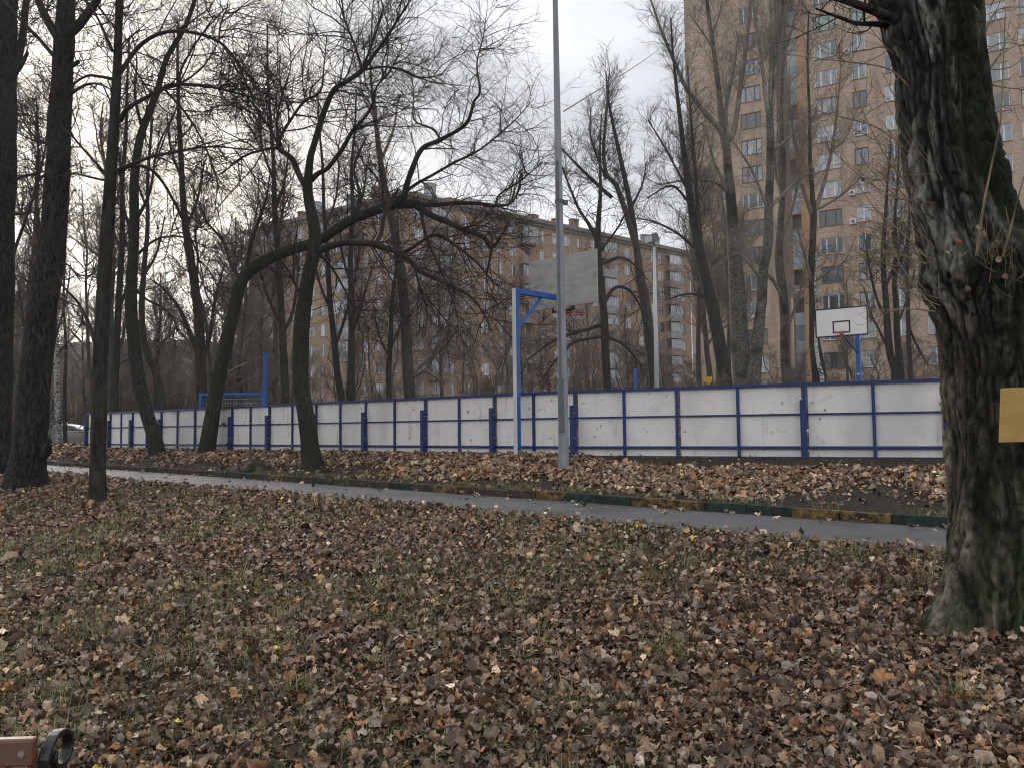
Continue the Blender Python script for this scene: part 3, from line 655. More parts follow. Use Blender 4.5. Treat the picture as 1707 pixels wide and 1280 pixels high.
# tower block
GB = 0.93
a0 = at(1375, 84, 79.9); ang = -math.radians(30)
TW = empty('tower_block', (a0[0], a0[1], GB), 'tall tan brick tower block with an orange strip behind the poplars', 'tower block', rz=ang)
KS = 1.054; FLR = 2.8
ztop = 46.6 + 1.5 - GB; xl, xr = -13.46 * KS, -4.54 * KS                     # left section
row0 = a0[2] - GB - 0.8                                                        # sill height of one window row
rows = [row0 + FLR * k for k in range(-16, 12)]; rows = [z for z in rows if 3.2 < z < ztop - 1.2]
zspan = [(z, z + 1.6) for z in rows]
zs, oz = breaks(zspan, 0.6, ztop)
wl = window_meshes(2.1, 1.6, 3, 0); wn = window_meshes(1.25, 1.6, 2, 0)
def wall(name, spans, x0, x1, m, root, y=0.0, depth=0.16, zz=None, ozz=None):
    xs, ox = breaks(spans, x0, x1); V, F = facade(xs, zz or zs, ox, ozz if ozz is not None else oz, depth)
    return obj(name, np_mesh(name, V, F, m), root, (0, y, 0))
cl = [-7.04 * KS]; cr = [0.0, 2.86 * KS, 5.56 * KS, 8.3 * KS, 11.0 * KS, 13.6 * KS, 16.4 * KS, 19.1 * KS]
wide = {0, 5, 6}
wall('wall', [(cl[0] - 1.05, cl[0] + 1.05)], xl, xr, M['tower_brick'], TW)
wall('wall', [(c - (1.05 if i in wide else 0.625), c + (1.05 if i in wide else 0.625)) for i, c in enumerate(cr)], -1.85 * KS, 24, M['tower_brick'], TW)
MB().box(-2.6 * KS, -1.85 * KS - 0.003, -0.03, 1.6, 0.6, ztop).build('pier', M['orange_wall'], TW, world=False)
V_ = MB().pbox((xr - 0.02, 0.0, 0.6), (0.02, 0, 0), (0, 1.7, 0), (0, 0, ztop - 0.6)); V_.build('recess_wall', M['brown_wall'], TW, world=False)
MB().box(xr + 0.01, xr + 1.03, 0.75, 1.69, 0.6, ztop - 0.01).build('recess_wall', M['brown_wall'], TW, world=False)
MB().box(xr, -2.6 * KS, 1.7, 1.8, 0.6, ztop).build('recess_wall', M['brown_wall'], TW, world=False)
for z in rows:
    if z > ztop: continue
    lg = MB().box(xr + 1.05, -2.6 * KS - 0.01, 0.45, 0.55, z - 0.95, z + 0.15); lo = lg.build('loggia', M['loggia'] if rnd.random() < 0.7 else M['brown_wall'], TW, world=False)
    if rnd.random() < 0.75: MB().box(xr + 1.06, -2.6 * KS - 0.02, 0.47, 0.52, z + 0.154, z + 1.7).build('glazing', M['glass_mid'], lo, world=False)
    MB().box(xr + 1.04, -2.6 * KS - 0.01, 0.4, 1.69, z - 1.1, z - 0.954).build('loggia_floor', M['plinth'], TW, world=False)
body = MB().box(xl, 24, 1.81, 14, 0.6, ztop - 0.05); body.box(xl, xr - 0.021, 0.17, 1.809, ztop - 0.2, ztop - 0.05); body.box(-1.85 * KS, 24, 0.17, 1.809, ztop - 0.2, ztop - 0.05)
body.box(xl, xl + 0.05, 0.0, 1.809, 0.6, ztop - 0.2)
body.build('wall', M['tower_brick'], TW, world=False)
# dark rooms behind the glass
MB().box(xl + 0.06, xr - 0.03, 0.6, 0.62, 0.6, ztop - 0.3).build('inner_wall', M['brown_wall'], TW, world=False)
MB().box(-1.84 * KS, 24, 0.6, 0.62, 0.6, ztop - 0.3).build('inner_wall', M['brown_wall'], TW, world=False)
MB().box(xl - 0.15, 24.2, -0.15, 14.1, ztop, ztop + 0.35).build('parapet', M['roof_metal'], TW, world=False)
MB().box(xl - 0.06, xr + 0.02, -0.07, -0.004, 0, 2.6).build('plinth', M['plinth'], TW, world=False)
MB().box(-1.85 * KS, 24, -0.07, -0.004, 0, 2.6).build('plinth', M['plinth'], TW, world=False)
gp = MB().tube([(-1.8 * KS, -0.1, 2.95), (24, -0.1, 2.95)], 0.05, 6); gp.build('gas_pipe', M['ochre'], TW, world=False)
for xd in (-0.6, 4.9, 12.2):
    dr = MB().box(xd - 0.5, xd + 0.5, -0.12, -0.075, 0.05, 2.15).build('door', M['win_brown'], TW, world=False)
    MB().box(xd - 1.1, xd + 1.1, -0.9, -0.08, 2.32, 2.45).build('canopy', M['balcony'], TW, world=False)
def pick(): 
    r = rnd.random(); return 'glass_curtain' if r < 0.40 else 'glass_mid' if r < 0.75 else 'glass_dark'
for ri, z in enumerate(rows):
    f = put_window(TW, wl, cl[0], z, 'win_white' if rnd.random() < 0.35 else 'win_brown', rnd.choice(['glass_mid', 'glass_curtain', 'glass_dark']))
    for i, c in enumerate(cr):
        gk = pick(); fk = 'win_white' if rnd.random() < 0.85 else 'win_brown'
        if i == 0 and abs(z - (row0 + FLR)) < 0.1: gk, fk = 'glass_green', 'win_brown'
        if i == 1 and abs(z - (row0 + FLR)) < 0.1: gk, fk = 'glass_green', 'win_brown'
        put_window(TW, wl if i in wide else wn, c, z, fk, gk)
    for i in (0, 1, 5):
        if rnd.random() < 0.2:
            x = cr[i] - (1.05 if i in wide else 0.63) - 0.6
            ac = MB().box(x, x + 0.55, -0.42, -0.005, z - 0.2, z + 0.3).build('air_conditioner', M['win_white'], TW, world=False, bevel=0.02)
            MB().tube([(x + 0.27, -0.425, z + 0.05), (x + 0.27, -0.435, z + 0.05)], 0.17, 12).build('fan_grille', M['galv_dark'], ac, world=False)

# long lower block with its corner towards the camera
YC = 111.0; c0 = at(675, 321, YC); HB = c0[2] - GB - 0.6
e0 = at(1150, 440, 151.0); w0 = at(416, 400, 131.0)
dR = np.array([e0[0] - c0[0], e0[1] - c0[1]]); LR = np.linalg.norm(dR); dR /= LR
dLf = np.array([w0[0] - c0[0], w0[1] - c0[1]]); LL = np.linalg.norm(dLf); dLf /= LL
LB = empty('apartment_block', (c0[0], c0[1], GB), 'long orange tan brick apartment block with a dark cornice and chimneys', 'apartment block')
FL2 = 3.02
zr = [HB - 0.9 - 1.75 - FL2 * k for k in range(0, 10)]; zr = [z for z in zr if z > 0.9]
zs2, oz2 = breaks([(z, z + 1.7) for z in sorted(zr)], 0, HB)
wA = window_meshes(1.45, 1.7, 2, 0); wB = window_meshes(0.95, 1.7, 1, 0)
def block_face(dirv, L, flip):
    root_rz = math.atan2(dirv[1], dirv[0]) if not flip else math.atan2(-dirv[1], -dirv[0])
    cols = []; x = 2.2; k = 0
    while x < L - 1.5:
        cols.append((x, 0 if k % 3 != 2 else 1)); x += [2.9, 2.5, 2.7, 3.4][k % 4]; k += 1
    if flip: cols = [(L - x, t) for x, t in cols][::-1]
    ox0 = c0[0] + (dirv[0] * L if flip else 0); oy0 = c0[1] + (dirv[1] * L if flip else 0)
    sp = [(x - (0.725 if t == 0 else 0.475), x + (0.725 if t == 0 else 0.475)) for x, t in cols]
    xs, ox = breaks(sp, 0, L); V, F = facade(xs, zs2, ox, oz2, 0.18)
    w = obj('wall', np_mesh('wall', V, F, M['block_brick']), LB, (ox0 - c0[0], oy0 - c0[1], 0)); w.rotation_euler = (0, 0, root_rz)
    inner = MB().box(0.2, L - 0.2, 0.5, 0.52, 0, HB - 0.1); io = obj('inner_wall', inner.mesh('inner_wall', M['brown_wall']), LB, w.location); io.rotation_euler = w.rotation_euler
    R = Matrix.Rotation(root_rz, 4, 'Z')
    balc = [i for i, (x, t) in enumerate(cols) if t == 0 and i % 6 in (1,)]
    for zi, z in enumerate(zr):
        for i, (x, t) in enumerate(cols):
            loc = Vector(w.location) + R @ Vector((x, 0, z))
            if i in balc and zi < 8:
                bm_ = MB().box(-1.5, 1.5, -1.1, -1.04, -0.95, 0.15); bm_.box(-1.5, -1.44, -1.04, 0, -0.95, 0.15); bm_.box(1.44, 1.5, -1.04, 0, -0.95, 0.15); bm_.box(-1.5, 1.5, -1.1, 0, -1.1, -0.955)
                o = obj('balcony', bm_.mesh('balcony', M['balcony'] if rnd.random() < 0.5 else M['brown_wall']), LB, loc); o.rotation_euler = (0, 0, root_rz)
                if rnd.random() < 0.7:
                    gz_ = MB().box(-1.45, 1.45, -1.07, -1.05, 0.154, 1.6); gz_.box(-1.5, 1.5, -1.12, 0, 1.604, 1.68); obj('glazing', gz_.mesh('glazing', M['glass_curtain'] if rnd.random() < 0.25 else M['glass_mid']), o)
                    fm = MB()
                    for xx in (-1.45, -0.72, 0, 0.72, 1.4): fm.box(xx, xx + 0.05, -1.09, -1.075, 0.16, 1.6)
                    obj('glazing_bar', fm.mesh('glazing_bar', M['win_white']), o)
                continue
            put_window(LB, wA if t == 0 else wB, loc.x, loc.z, 'win_white' if rnd.random() < 0.72 else 'win_brown', pick(), loc.y, root_rz)
    cor = MB().box(-0.9 if flip else -0.9, L + 0.9, -0.9, 0.3, HB + 0.0, HB + 0.5); cor.box(0, L, -0.35, 0.0, HB - 0.45, HB - 0.003)
    co = obj('cornice', cor.mesh('cornice', M['eave']), LB, w.location); co.rotation_euler = w.rotation_euler
    return w
block_face(dR, LR, False); block_face(dLf, LL, True)
# hipped roof with ridge set back, chimneys and vents on it
n1 = np.array([-dR[1], dR[0]]); n1 = n1 if n1[1] > 0 else -n1; n2 = np.array([-dLf[1], dLf[0]]); n2 = n2 if n2[1] > 0 else -n2
z0 = HB + 0.505; W_ = 13.0
def q2(u, v, z): p = dR * u + dLf * v; return (p[0], p[1], z)
rf = MB(); rv = [q2(-0.9, -0.9, z0), q2(LR + 1, -0.9, z0), q2(LR + 1, W_, z0), q2(W_, W_, z0), q2(W_, LL + 1, z0), q2(-0.9, LL + 1, z0), q2(5.5, 5.5, z0 + 2.3), q2(LR - 4, 5.5, z0 + 2.3), q2(5.5, LL - 4, z0 + 2.3)]
rf.add(rv, [(0, 1, 7, 6), (1, 2, 7), (2, 3, 6, 7), (3, 4, 8, 6), (4, 5, 8), (5, 0, 6, 8), (0, 5, 4, 3, 2, 1)])
roof = rf.build('roof', M['roof_metal'], LB, world=False)
for u, v, sx, hh, mk in ((5.0, 1.2, 1.3, 2.2, 'vent_metal'), (9.5, 2.2, 2.2, 1.0, 'brick_red'), (12.5, 2.0, 2.6, 1.5, 'vent_metal'), (16.5, 2.2, 1.6, 1.1, 'brick_red'), (25, 1.6, 1.3, 1.0, 'brick_red'), (30.5, 2.0, 1.5, 1.3, 'brick_red'), (33.5, 1.2, 1.2, 1.6, 'brick_red'), (39, 1.8, 1.2, 1.0, 'brick_red'), (52, 1.8, 4.0, 1.8, 'balcony'),
                         (1.6, 7.5, 1.4, 2.2, 'brick_red'), (1.7, 13, 1.4, 2.0, 'vent_metal'), (1.6, 20, 1.2, 2.2, 'vent_metal'), (1.8, 24, 2.4, 1.4, 'brick_red')):
    p = dR * u + dLf * v; b = MB(); ex = np.array([*dR, 0]) * sx; ey = np.array([*dLf, 0]) * 0.9
    b.pbox(np.array([p[0], p[1], z0 + 0.3]), ex, ey, (0, 0, hh)); b.pbox(np.array([p[0], p[1], z0 + 0.3 + hh + .003]) - ex * 0.06 - ey * 0.06, ex * 1.12, ey * 1.12, (0, 0, 0.18))
    b.build('chimney', M[mk], roof, world=False)
for u, v, hh in ((20.5, 0.5, 3.4), (23, 0.2, 3.0), (1.0, 17, 3.2), (34, 1.0, 2.8)):
    p = dR * u + dLf * v; MB().tube([(p[0], p[1], z0), (p[0], p[1], z0 + hh)], 0.06, 5).build('aerial', M['galv_dark'], roof, world=False)
for u in (21.3, 31.0):
    p = dR * u - n1 * 0.12; MB().tube([(p[0], p[1], 0.5), (p[0], p[1], HB)], 0.09, 6).build('drainpipe', M['vent_metal'], LB, world=False)

# ------------------------------------------------------------------ car beyond the left end of the rink
def make_car(loc, rz):
    c = empty('parked_car', loc, 'grey beige estate car with roof rails parked beyond the end of the rink fence', 'car', rz=rz)
    def loft(prof, hw_of, name, m, par=c):
        n = len(prof); V = []; 
        ys = [-1, -0.94, 0.94, 1]
        for k, yy in enumerate(ys):
            for (x, z) in prof:
                ins = 0.05 if abs(yy) == 1 else 0.0
                cx, cz = 0.0, sum(p[1] for p in prof) / n
                V.append((x * (1 - ins * 0.4), yy * hw_of(z), z + (cz - z) * ins))
        F = []
        for k in range(3):
            for i in range(n): j = (i + 1) % n; F.append((k * n + i, k * n + j, (k + 1) * n + j, (k + 1) * n + i))
        F.append(tuple(range(n - 1, -1, -1))); F.append(tuple(3 * n + i for i in range(n)))
        b = MB().add(V, F); return b.build(name, m, par, smooth=False, world=False, bevel=0.02)
    def arch(x0, r, zc, k=7): return [(x0 + r * math.cos(PI - PI * i / (k - 1)), zc + r * math.sin(PI * i / (k - 1))) for i in range(k)]
    low = [(-2.35, 0.42), (-1.78, 0.30)] + arch(-1.38, 0.37, 0.33) + [(-0.9, 0.26), (0.95, 0.26)] + arch(1.42, 0.37, 0.33) + [(2.0, 0.3), (2.36, 0.42), (2.38, 0.72), (2.2, 0.88), (1.1, 1.02), (-2.1, 1.04), (-2.36, 0.95), (-2.42, 0.65)]
    body = loft(low, lambda z: 0.91 - 0.10 * max(0, z - 0.75), 'body', M['car_paint'])
    top = [(-2.12, 1.043), (1.08, 1.023), (0.25, 1.50), (-0.1, 1.56), (-1.5, 1.54), (-1.9, 1.44)]
    cab = loft(top, lambda z: 0.87 - 0.36 * max(0, z - 1.02), 'cabin', M['car_roof'])
    for s in (-1, 1):
        hw = lambda z: s * (0.878 - 0.36 * max(0, z - 1.02))
        for nm, poly in (('rear_quarter_window', [(-1.95, 1.10), (-1.15, 1.10), (-1.15, 1.44), (-1.62, 1.42)]), ('side_window', [(-1.09, 1.10), (-0.2, 1.10), (-0.2, 1.47), (-1.09, 1.45)]), ('side_window', [(-0.13, 1.10), (0.78, 1.10), (0.2, 1.44), (-0.13, 1.47)])):
            v = [(x, hw(z), z) for x, z in poly]; v2 = [(x, hw(z) + s * 0.004, z) for x, z in poly]
            b = MB(); n = len(poly); b.add(v + v2, [tuple(range(n)), tuple(range(2 * n - 1, n - 1, -1))] + [(i, (i + 1) % n, n + (i + 1) % n, n + i) for i in range(n)]); b.build(nm, M['glass_dark'], cab, world=False)
        MB().bar((-2.05, s * 0.885, 1.065), (0.95, s * 0.885, 1.05), 0.012, 0.03).build('chrome_strip', M['chrome'], body, world=False)
        MB().tube([(-1.55, s * 0.62, 1.56), (-1.45, s * 0.62, 1.62), (-0.2, s * 0.62, 1.63), (-0.05, s * 0.62, 1.57)], 0.018, 6).build('roof_rail', M['chrome'], cab, world=False)
        for xw in (-1.38, 1.42):
            w = MB().tube([(xw, s * 0.70, 0.33), (xw, s * 0.90, 0.33)], 0.325, 20).build('wheel', M['tyre'], c, world=False)
            r_ = MB().tube([(xw, s * 0.893, 0.33), (xw, s * 0.912, 0.33)], 0.20, 14); r_.build('rim', M['rim'], w, world=False)
        for xd in (-0.15, -1.1):
            d = MB().bar((xd - 0.12, s * 0.90, 0.86), (xd - 0.30, s * 0.90, 0.86), 0.03, 0.03).build('door_handle', M['chrome'], body, world=False)
        MB().box(2.28, 2.385, min(s * 0.5, s * 0.85), max(s * 0.5, s * 0.85), 0.66, 0.80).build('headlight', M['lamp_clear'], c, world=False, bevel=0.02)
        MB().box(-2.42, -2.30, min(s * 0.62, s * 0.87), max(s * 0.62, s * 0.87), 0.82, 1.0).build('tail_light', M['lamp_red'], c, world=False, bevel=0.02)
        MB().box(0.72, 0.88, min(s * 0.93, s * 1.06), max(s * 0.93, s * 1.06), 1.06, 1.2).build('wing_mirror', M['car_paint'], body, world=False, bevel=0.03)
    wsv = [(1.03, -0.78, 1.06), (1.03, 0.78, 1.06), (0.27, 0.62, 1.492), (0.27, -0.62, 1.492)]
    b = MB(); b.add(wsv + [(x + 0.014, y, z + 0.02) for x, y, z in wsv], [(0, 1, 2, 3), (7, 6, 5, 4), (0, 4, 5, 1), (1, 5, 6, 2), (2, 6, 7, 3), (3, 7, 4, 0)]); b.build('windscreen', M['glass_curtain'], cab, world=False)
    return c
cp = at(112, 744, 58.0)
make_car((cp[0] + 0.4, 58.0, at(112, 744.5, 58.0)[2]), math.radians(6))

# fence and coloured posts far away on the left
GF = empty('green_fence', (at(60, 700, 70)[0], 70, 0.93), 'distant green bar fence seen between the left trunks', 'fence')
xa, xb = at(25, 700, 70)[0], at(262, 700, 70)[0]; ztp = at(120, 668, 70)[2]; nbv = int((xb - xa) / 2.4)
for k in range(nbv + 1): MB().box(xa + 2.4 * k - 0.05, xa + 2.4 * k + 0.05, 69.95, 70.05, 0.9, ztp + 0.1).build('post', M['teal'], GF)
for k in range(nbv):
    b = MB()
    for h in (1.1, 1.9, ztp - 0.05): b.box(xa + 2.4 * k + 0.06, xa + 2.4 * k + 2.34, 69.98, 70.02, h, h + 0.06)
    for j in range(12): b.box(xa + 2.4 * k + 0.14 + 0.19 * j, xa + 2.4 * k + 0.2 + 0.19 * j, 69.975, 69.995, 1.0, ztp)
    b.build('bar_panel', M['teal'], GF)
for px, yt, w, mk in ((29, 661, 0.12, 'ochre'), (119, 668, 0.16, 'ochre'), (127, 664, 0.13, 'ochre'), (152, 662, 0.12, 'ochre'), (179, 662, 0.10, 'ochre'), (236, 668, 0.1, 'ochre'), (310, 664, 0.1, 'ochre'), (135, 676, 0.16, 'teal')):
    t_ = at(px, yt, 66); e = empty('painted_post', (t_[0], 66, 0.93), 'thin ochre post by the far green fence, ' + {29: 'between the two thick trunks', 119: 'left of a close pair by the birch', 127: 'right of a close pair by the birch', 152: 'left of the slim straight trunk', 179: 'right of the slim straight trunk', 236: 'behind the leaning trunk', 310: 'left of the blue goal'}[px] if mk == 'ochre' else 'short green post beside the end of the rink fence', 'post', 'ochre posts by the far green fence' if mk == 'ochre' else None)
    MB().tube([(t_[0], 66, 0.9), (t_[0], 66, t_[2])], w / 2, 8).build('shaft', M[mk], e, smooth=True); MB().tube([(t_[0], 66, t_[2] + .002), (t_[0], 66, t_[2] + 0.05)], w * 0.6, 8).build('cap', M[mk], e)

# ------------------------------------------------------------------ bench corner, bottom left
def make_bench():
    Yb = 1.80; A = at(66, 1246, Yb)                      # right end of the top slat
    root = empty('park_bench', (A[0], A[1], 0.05), 'varnished wood bench end with a black iron scroll in the near corner', 'bench')
    dx = np.array([-0.998, -0.06, 0.0]); fw = np.array([0.06, -0.998, 0.0]); z = np.array([0, 0, 1.0])   # along bench, towards the sitter
    zg = 0.03; O = A.copy()
    def side(o):
        pth = []
        for k in range(29):   # back scroll curling away from the sitter
            a_ = -0.12 * PI + k / 28 * PI * 2.25; rr = 0.047 - 0.030 * (k / 28) ** 1.6
            pth.append(o - fw * 0.055 - z * 0.030 + fw * rr * 1.3 * math.cos(a_) + z * rr * math.sin(a_))
        back = [o + fw * 0.30 - z * 0.40, o + fw * 0.12 - z * 0.37, o + fw * 0.03 - z * 0.30, o - fw * 0.000 - z * 0.15, o - fw * 0.003 - z * 0.06]
        b = MB(); P = back + pth
        for i in range(len(P) - 1):
            d = P[i + 1] - P[i]; d = d / np.linalg.norm(d); b.bar(P[i] - d * 0.004, P[i + 1] + d * 0.004, 0.024, 0.011, up=np.cross(d, dx))
        for leg in (0.02, 0.40):
            q = [o + fw * (leg - 0.02) - z * 0.38, o + fw * (leg + 0.03) - z * 0.55, o + fw * leg - z * (O[2] - zg)]
            for i in range(2): b.bar(q[i], q[i + 1], 0.03, 0.03)
        b.bar(o + fw * 0.02 - z * 0.41, o + fw * 0.44 - z * 0.40, 0.03, 0.03)
        return b
    side(O - dx * 0.012).build('iron_side', M['iron'], root, bevel=0.003)
    side(O + dx * 1.5).build('iron_side', M['iron'], root, bevel=0.003)
    def slat(o, h, dep, up, out):
        MB().pbox(o - up * h / 2, dx * 1.56, out * dep, up * h).build('slat', M['varnish'], root, bevel=0.006)
    up = np.array([0, 0, 1.0]) * 0.985 - fw * 0.17 * -1 * -1; up /= np.linalg.norm(up)
    for k in range(4): slat(O + fw * (0.004 + 0.012 * k) - z * 0.075 * k, 0.055, 0.026, up, fw)
    for k in range(5): slat(O + fw * (0.06 + 0.085 * k) - z * 0.372, 0.026, 0.07, z, fw)
    for k in (0, 1):
        c = O + dx * 0.021 + fw * (0.031 + 0.012 * k) - z * 0.075 * k; MB().tube([c, c + fw * 0.004], 0.0065, 10).build('bolt', M['bolt'], root)
    return root
make_bench()

# ochre board on the thick trunk, mound by the kerb
bl = at(1669, 647, 4.58); blb = at(1666, 737, 4.58); br_ = at(1790, 642, 4.47)
ex = br_ - bl; ez = bl - blb
bo = empty('ochre_board', blb, 'ochre yellow painted board fixed to the thick mossy trunk at the edge', 'board')
nb_ = np.cross(ex / np.linalg.norm(ex), ez / np.linalg.norm(ez)); 
MB().pbox(blb, ex, -nb_ * 0.018, ez).build('panel', M['yellow_ply'], bo, bevel=0.002)
for u, v in ((0.75, 0.12), (0.75, 0.9)): 
    c = blb + ex * u + ez * v; MB().tube([c + nb_ * 0.0005, c + nb_ * 0.004], 0.006, 8).build('nail', M['bolt'], bo)
mp0 = ground_at(418, 786)
nu, nv = 40, 20; U, Vv = np.meshgrid(np.linspace(0, 2 * PI, nu, endpoint=False), np.linspace(0, 1, nv), indexing='ij')
rr = 1 + 0.5 * (fbm(np.cos(U) * 1.5 + 5, np.sin(U) * 1.5, Vv * 2, 4) - 0.5)
mxx = 0.55 * rr * np.cos(U) * (1 - Vv ** 2 * 0.9); myy = 0.40 * rr * np.sin(U) * (1 - Vv ** 2 * 0.9); mzz = 0.30 * Vv ** 0.8 + 0.10 * (fbm(np.cos(U) * 3 * (1 - Vv), np.sin(U) * 3 * (1 - Vv), Vv, 9) - 0.5) - 0.08
I = np.arange(nu * nv).reshape(nu, nv); I2 = np.roll(I, -1, 0)
Fm = np.stack([I[:, :-1], I2[:, :-1], I2[:, 1:], I[:, 1:]], -1).reshape(-1, 4)
mo = obj('mound', np_mesh('mound', np.stack([mxx, myy, mzz], -1).reshape(-1, 3), Fm, M['moss'], smooth=True), None, (mp0[0], mp0[1] + 0.3, gz(mp0[0], mp0[1] + 0.3)))
tag(mo, 'low mossy mound of earth and stone beside the kerb left of the curved trunk', 'mound')

# ------------------------------------------------------------------ trees
def cr_spline(P, per):
    """Catmull-Rom through rows of P (any width)"""
    P = np.asarray(P, float); Q = np.vstack([2 * P[0] - P[1], P, 2 * P[-1] - P[-2]]); outp = []
    for i in range(1, len(Q) - 2):
        for k in range(per):
            u = k / per; a, b, c, d = Q[i - 1], Q[i], Q[i + 1], Q[i + 2]
            outp.append(0.5 * (2 * b + (c - a) * u + (2 * a - 5 * b + 4 * c - d) * u * u + (3 * b - a - 3 * c + d) * u ** 3))
    outp.append(P[-1]); return np.array(outp)
def resample(P, n):
    d = np.concatenate([[0], np.cumsum(np.linalg.norm(np.diff(P[:, :3], axis=0), axis=1))]); u = np.linspace(0, d[-1], n)
    return np.stack([np.interp(u, d, P[:, k]) for k in range(P.shape[1])], -1)
def tubes(pts, rad, sides, rough=0.0, seed=0):
    """pts (M,n,3), rad (M,n) -> vertices, quads"""
    Mn, n, _ = pts.shape
    t = np.empty_like(pts); t[:, 1:-1] = pts[:, 2:] - pts[:, :-2]; t[:, 0] = pts[:, 1] - pts[:, 0]; t[:, -1] = pts[:, -1] - pts[:, -2]
    t /= np.linalg.norm(t, axis=-1, keepdims=True) + 1e-9
    mt = t.mean(1); ref = np.zeros((Mn, 3)); ref[np.arange(Mn), np.argmin(np.abs(mt), axis=1)] = 1.0
    a = ref[:, None] - (t * ref[:, None]).sum(-1, keepdims=True) * t; a /= np.linalg.norm(a, axis=-1, keepdims=True) + 1e-9
    b = np.cross(t, a); th = 2 * PI * np.arange(sides) / sides
    r = rad[..., None] * np.ones(sides)
    if rough:
        q = pts[:, :, None, :] * 0 + pts[:, :, None, :]
        r = r * (1 + rough * (fbm(np.cos(th) * 1.3 + 7 + q[..., 0] * 0.0, np.sin(th) * 1.3 + q[..., 2] * 0.0, q[..., 2] * 1.6, seed, 3) - 0.5) * 2)
    V = pts[:, :, None, :] + r[..., None] * (np.cos(th)[:, None] * a[:, :, None, :] + np.sin(th)[:, None] * b[:, :, None, :])
    I = np.arange(Mn * n * sides).reshape(Mn, n, sides); J = np.roll(I, -1, 2)
    F = np.stack([I[:, :-1], J[:, :-1], J[:, 1:], I[:, 1:]], -1).reshape(-1, 4)
    return V.reshape(-1, 3), F
def unit(v): return v / (np.linalg.norm(v, axis=-1, keepdims=True) + 1e-9)
def shoots(par, prad, K, L, ang, up, nseg, wig, g, f0=0.15, f1=1.0, rfac=0.55, rmin=0.004, taper=0.35, lfall=0.5):
    """K side shoots on each parent polyline: returns pts (M*K,nseg+1,3), rad"""
    Mn, n, _ = par.shape
    f = g.uniform(f0, f1, (Mn, K)); x = f * (n - 1); i = np.minimum(x.astype(int), n - 2); w = (x - i)[..., None]
    m = np.arange(Mn)[:, None]
    p = par[m, i] * (1 - w) + par[m, i + 1] * w; t = unit(par[m, i + 1] - par[m, i]); rp_ = prad[m, i] * (1 - w[..., 0]) + prad[m, i + 1] * w[..., 0]
    q = g.normal(size=p.shape); q = unit(q - (q * t).sum(-1, keepdims=True) * t)
    a = ang * g.uniform(0.65, 1.3, (Mn, K, 1)); d = unit(np.cos(a) * t + np.sin(a) * q)
    Ls = np.asarray(L) * (1 - lfall * f) * g.uniform(0.5, 1.25, (Mn, K))
    p = p.reshape(-1, 3); d = d.reshape(-1, 3); Ls = Ls.reshape(-1); r0 = np.maximum(np.minimum(rp_.reshape(-1) * 0.85, rfac * 0.02 * Ls + rmin), rmin)
    pts = [p]; 
    for k in range(nseg):
        d = unit(d + wig * g.normal(size=d.shape) + np.array([0, 0, up])); p = p + d * (Ls / nseg)[:, None]; pts.append(p)
    pts = np.stack(pts, 1); rad = r0[:, None] * np.linspace(1, taper, nseg + 1)[None]
    return pts, rad
class Tree:
    def __init__(s): s.t = []; s.c = []
    @staticmethod
    def _join(parts):
        V = []; F = []; b = 0
        for v, f in parts: V.append(v); F.append(f + b); b += len(v)
        return np.vstack(V), np.vstack(F)
    def build(s, name, loc, mt, mc, label, group=None, cat='tree'):
        root = empty(name, loc, label, cat, group); L = np.asarray(loc, float)
        V, F = s._join(s.t); obj('trunk', np_mesh('trunk', V - L, F, mt, smooth=True), root)
        if s.c:
            V, F = s._join(s.c); obj('crown', np_mesh('crown', V - L, F, mc, smooth=True), root)
        return root
def fill(T, limbs, g, dens=(5, 6, 5), lens=(1.3, 0.6, 0.3), ang=0.9, up=0.05, tw=0.0045, wig=0.22, levels=3, f0=0.25, nseg=(5, 4, 2), rf=0.30):
    """grow side branches and twigs on a list of limb polylines (k,4)"""
    rs = [resample(l, 14) for l in limbs]
    ln = np.array([np.linalg.norm(np.diff(l[:, :3], axis=0), axis=1).sum() for l in rs])
    P = np.array([r[:, :3] for r in rs]); R = np.array([r[:, 3] for r in rs])
    rep = np.maximum(1, np.round(ln / 1.2)).astype(int); P = np.repeat(P, rep, 0); R = np.repeat(R, rep, 0)
    for l in range(levels):
        P, R = shoots(P, R, dens[l], lens[l], ang, up, nseg[l], wig, g, rfac=rf, f0=f0 if l == 0 else 0.12, rmin=tw * (1.5 if l == 0 else 1.1 if l == 1 else 0.85), lfall=0.35)
        T.c.append(tubes(P, R, 4 if l == 0 and nseg[0] > 4 else 3))
    return T
def limb_px(pts, Y, sl=0.0, g=None, jit=0.0):
    n = len(pts); o = []
    for i, (px, py, r) in enumerate(pts):
        y = Y + sl * i / max(1, n - 1) + (g.normal() * jit if g is not None and 0 < i else 0)
        p = at(px, py, y); o.append([*p, r * y / FPX])
    return cr_spline(o, 4)
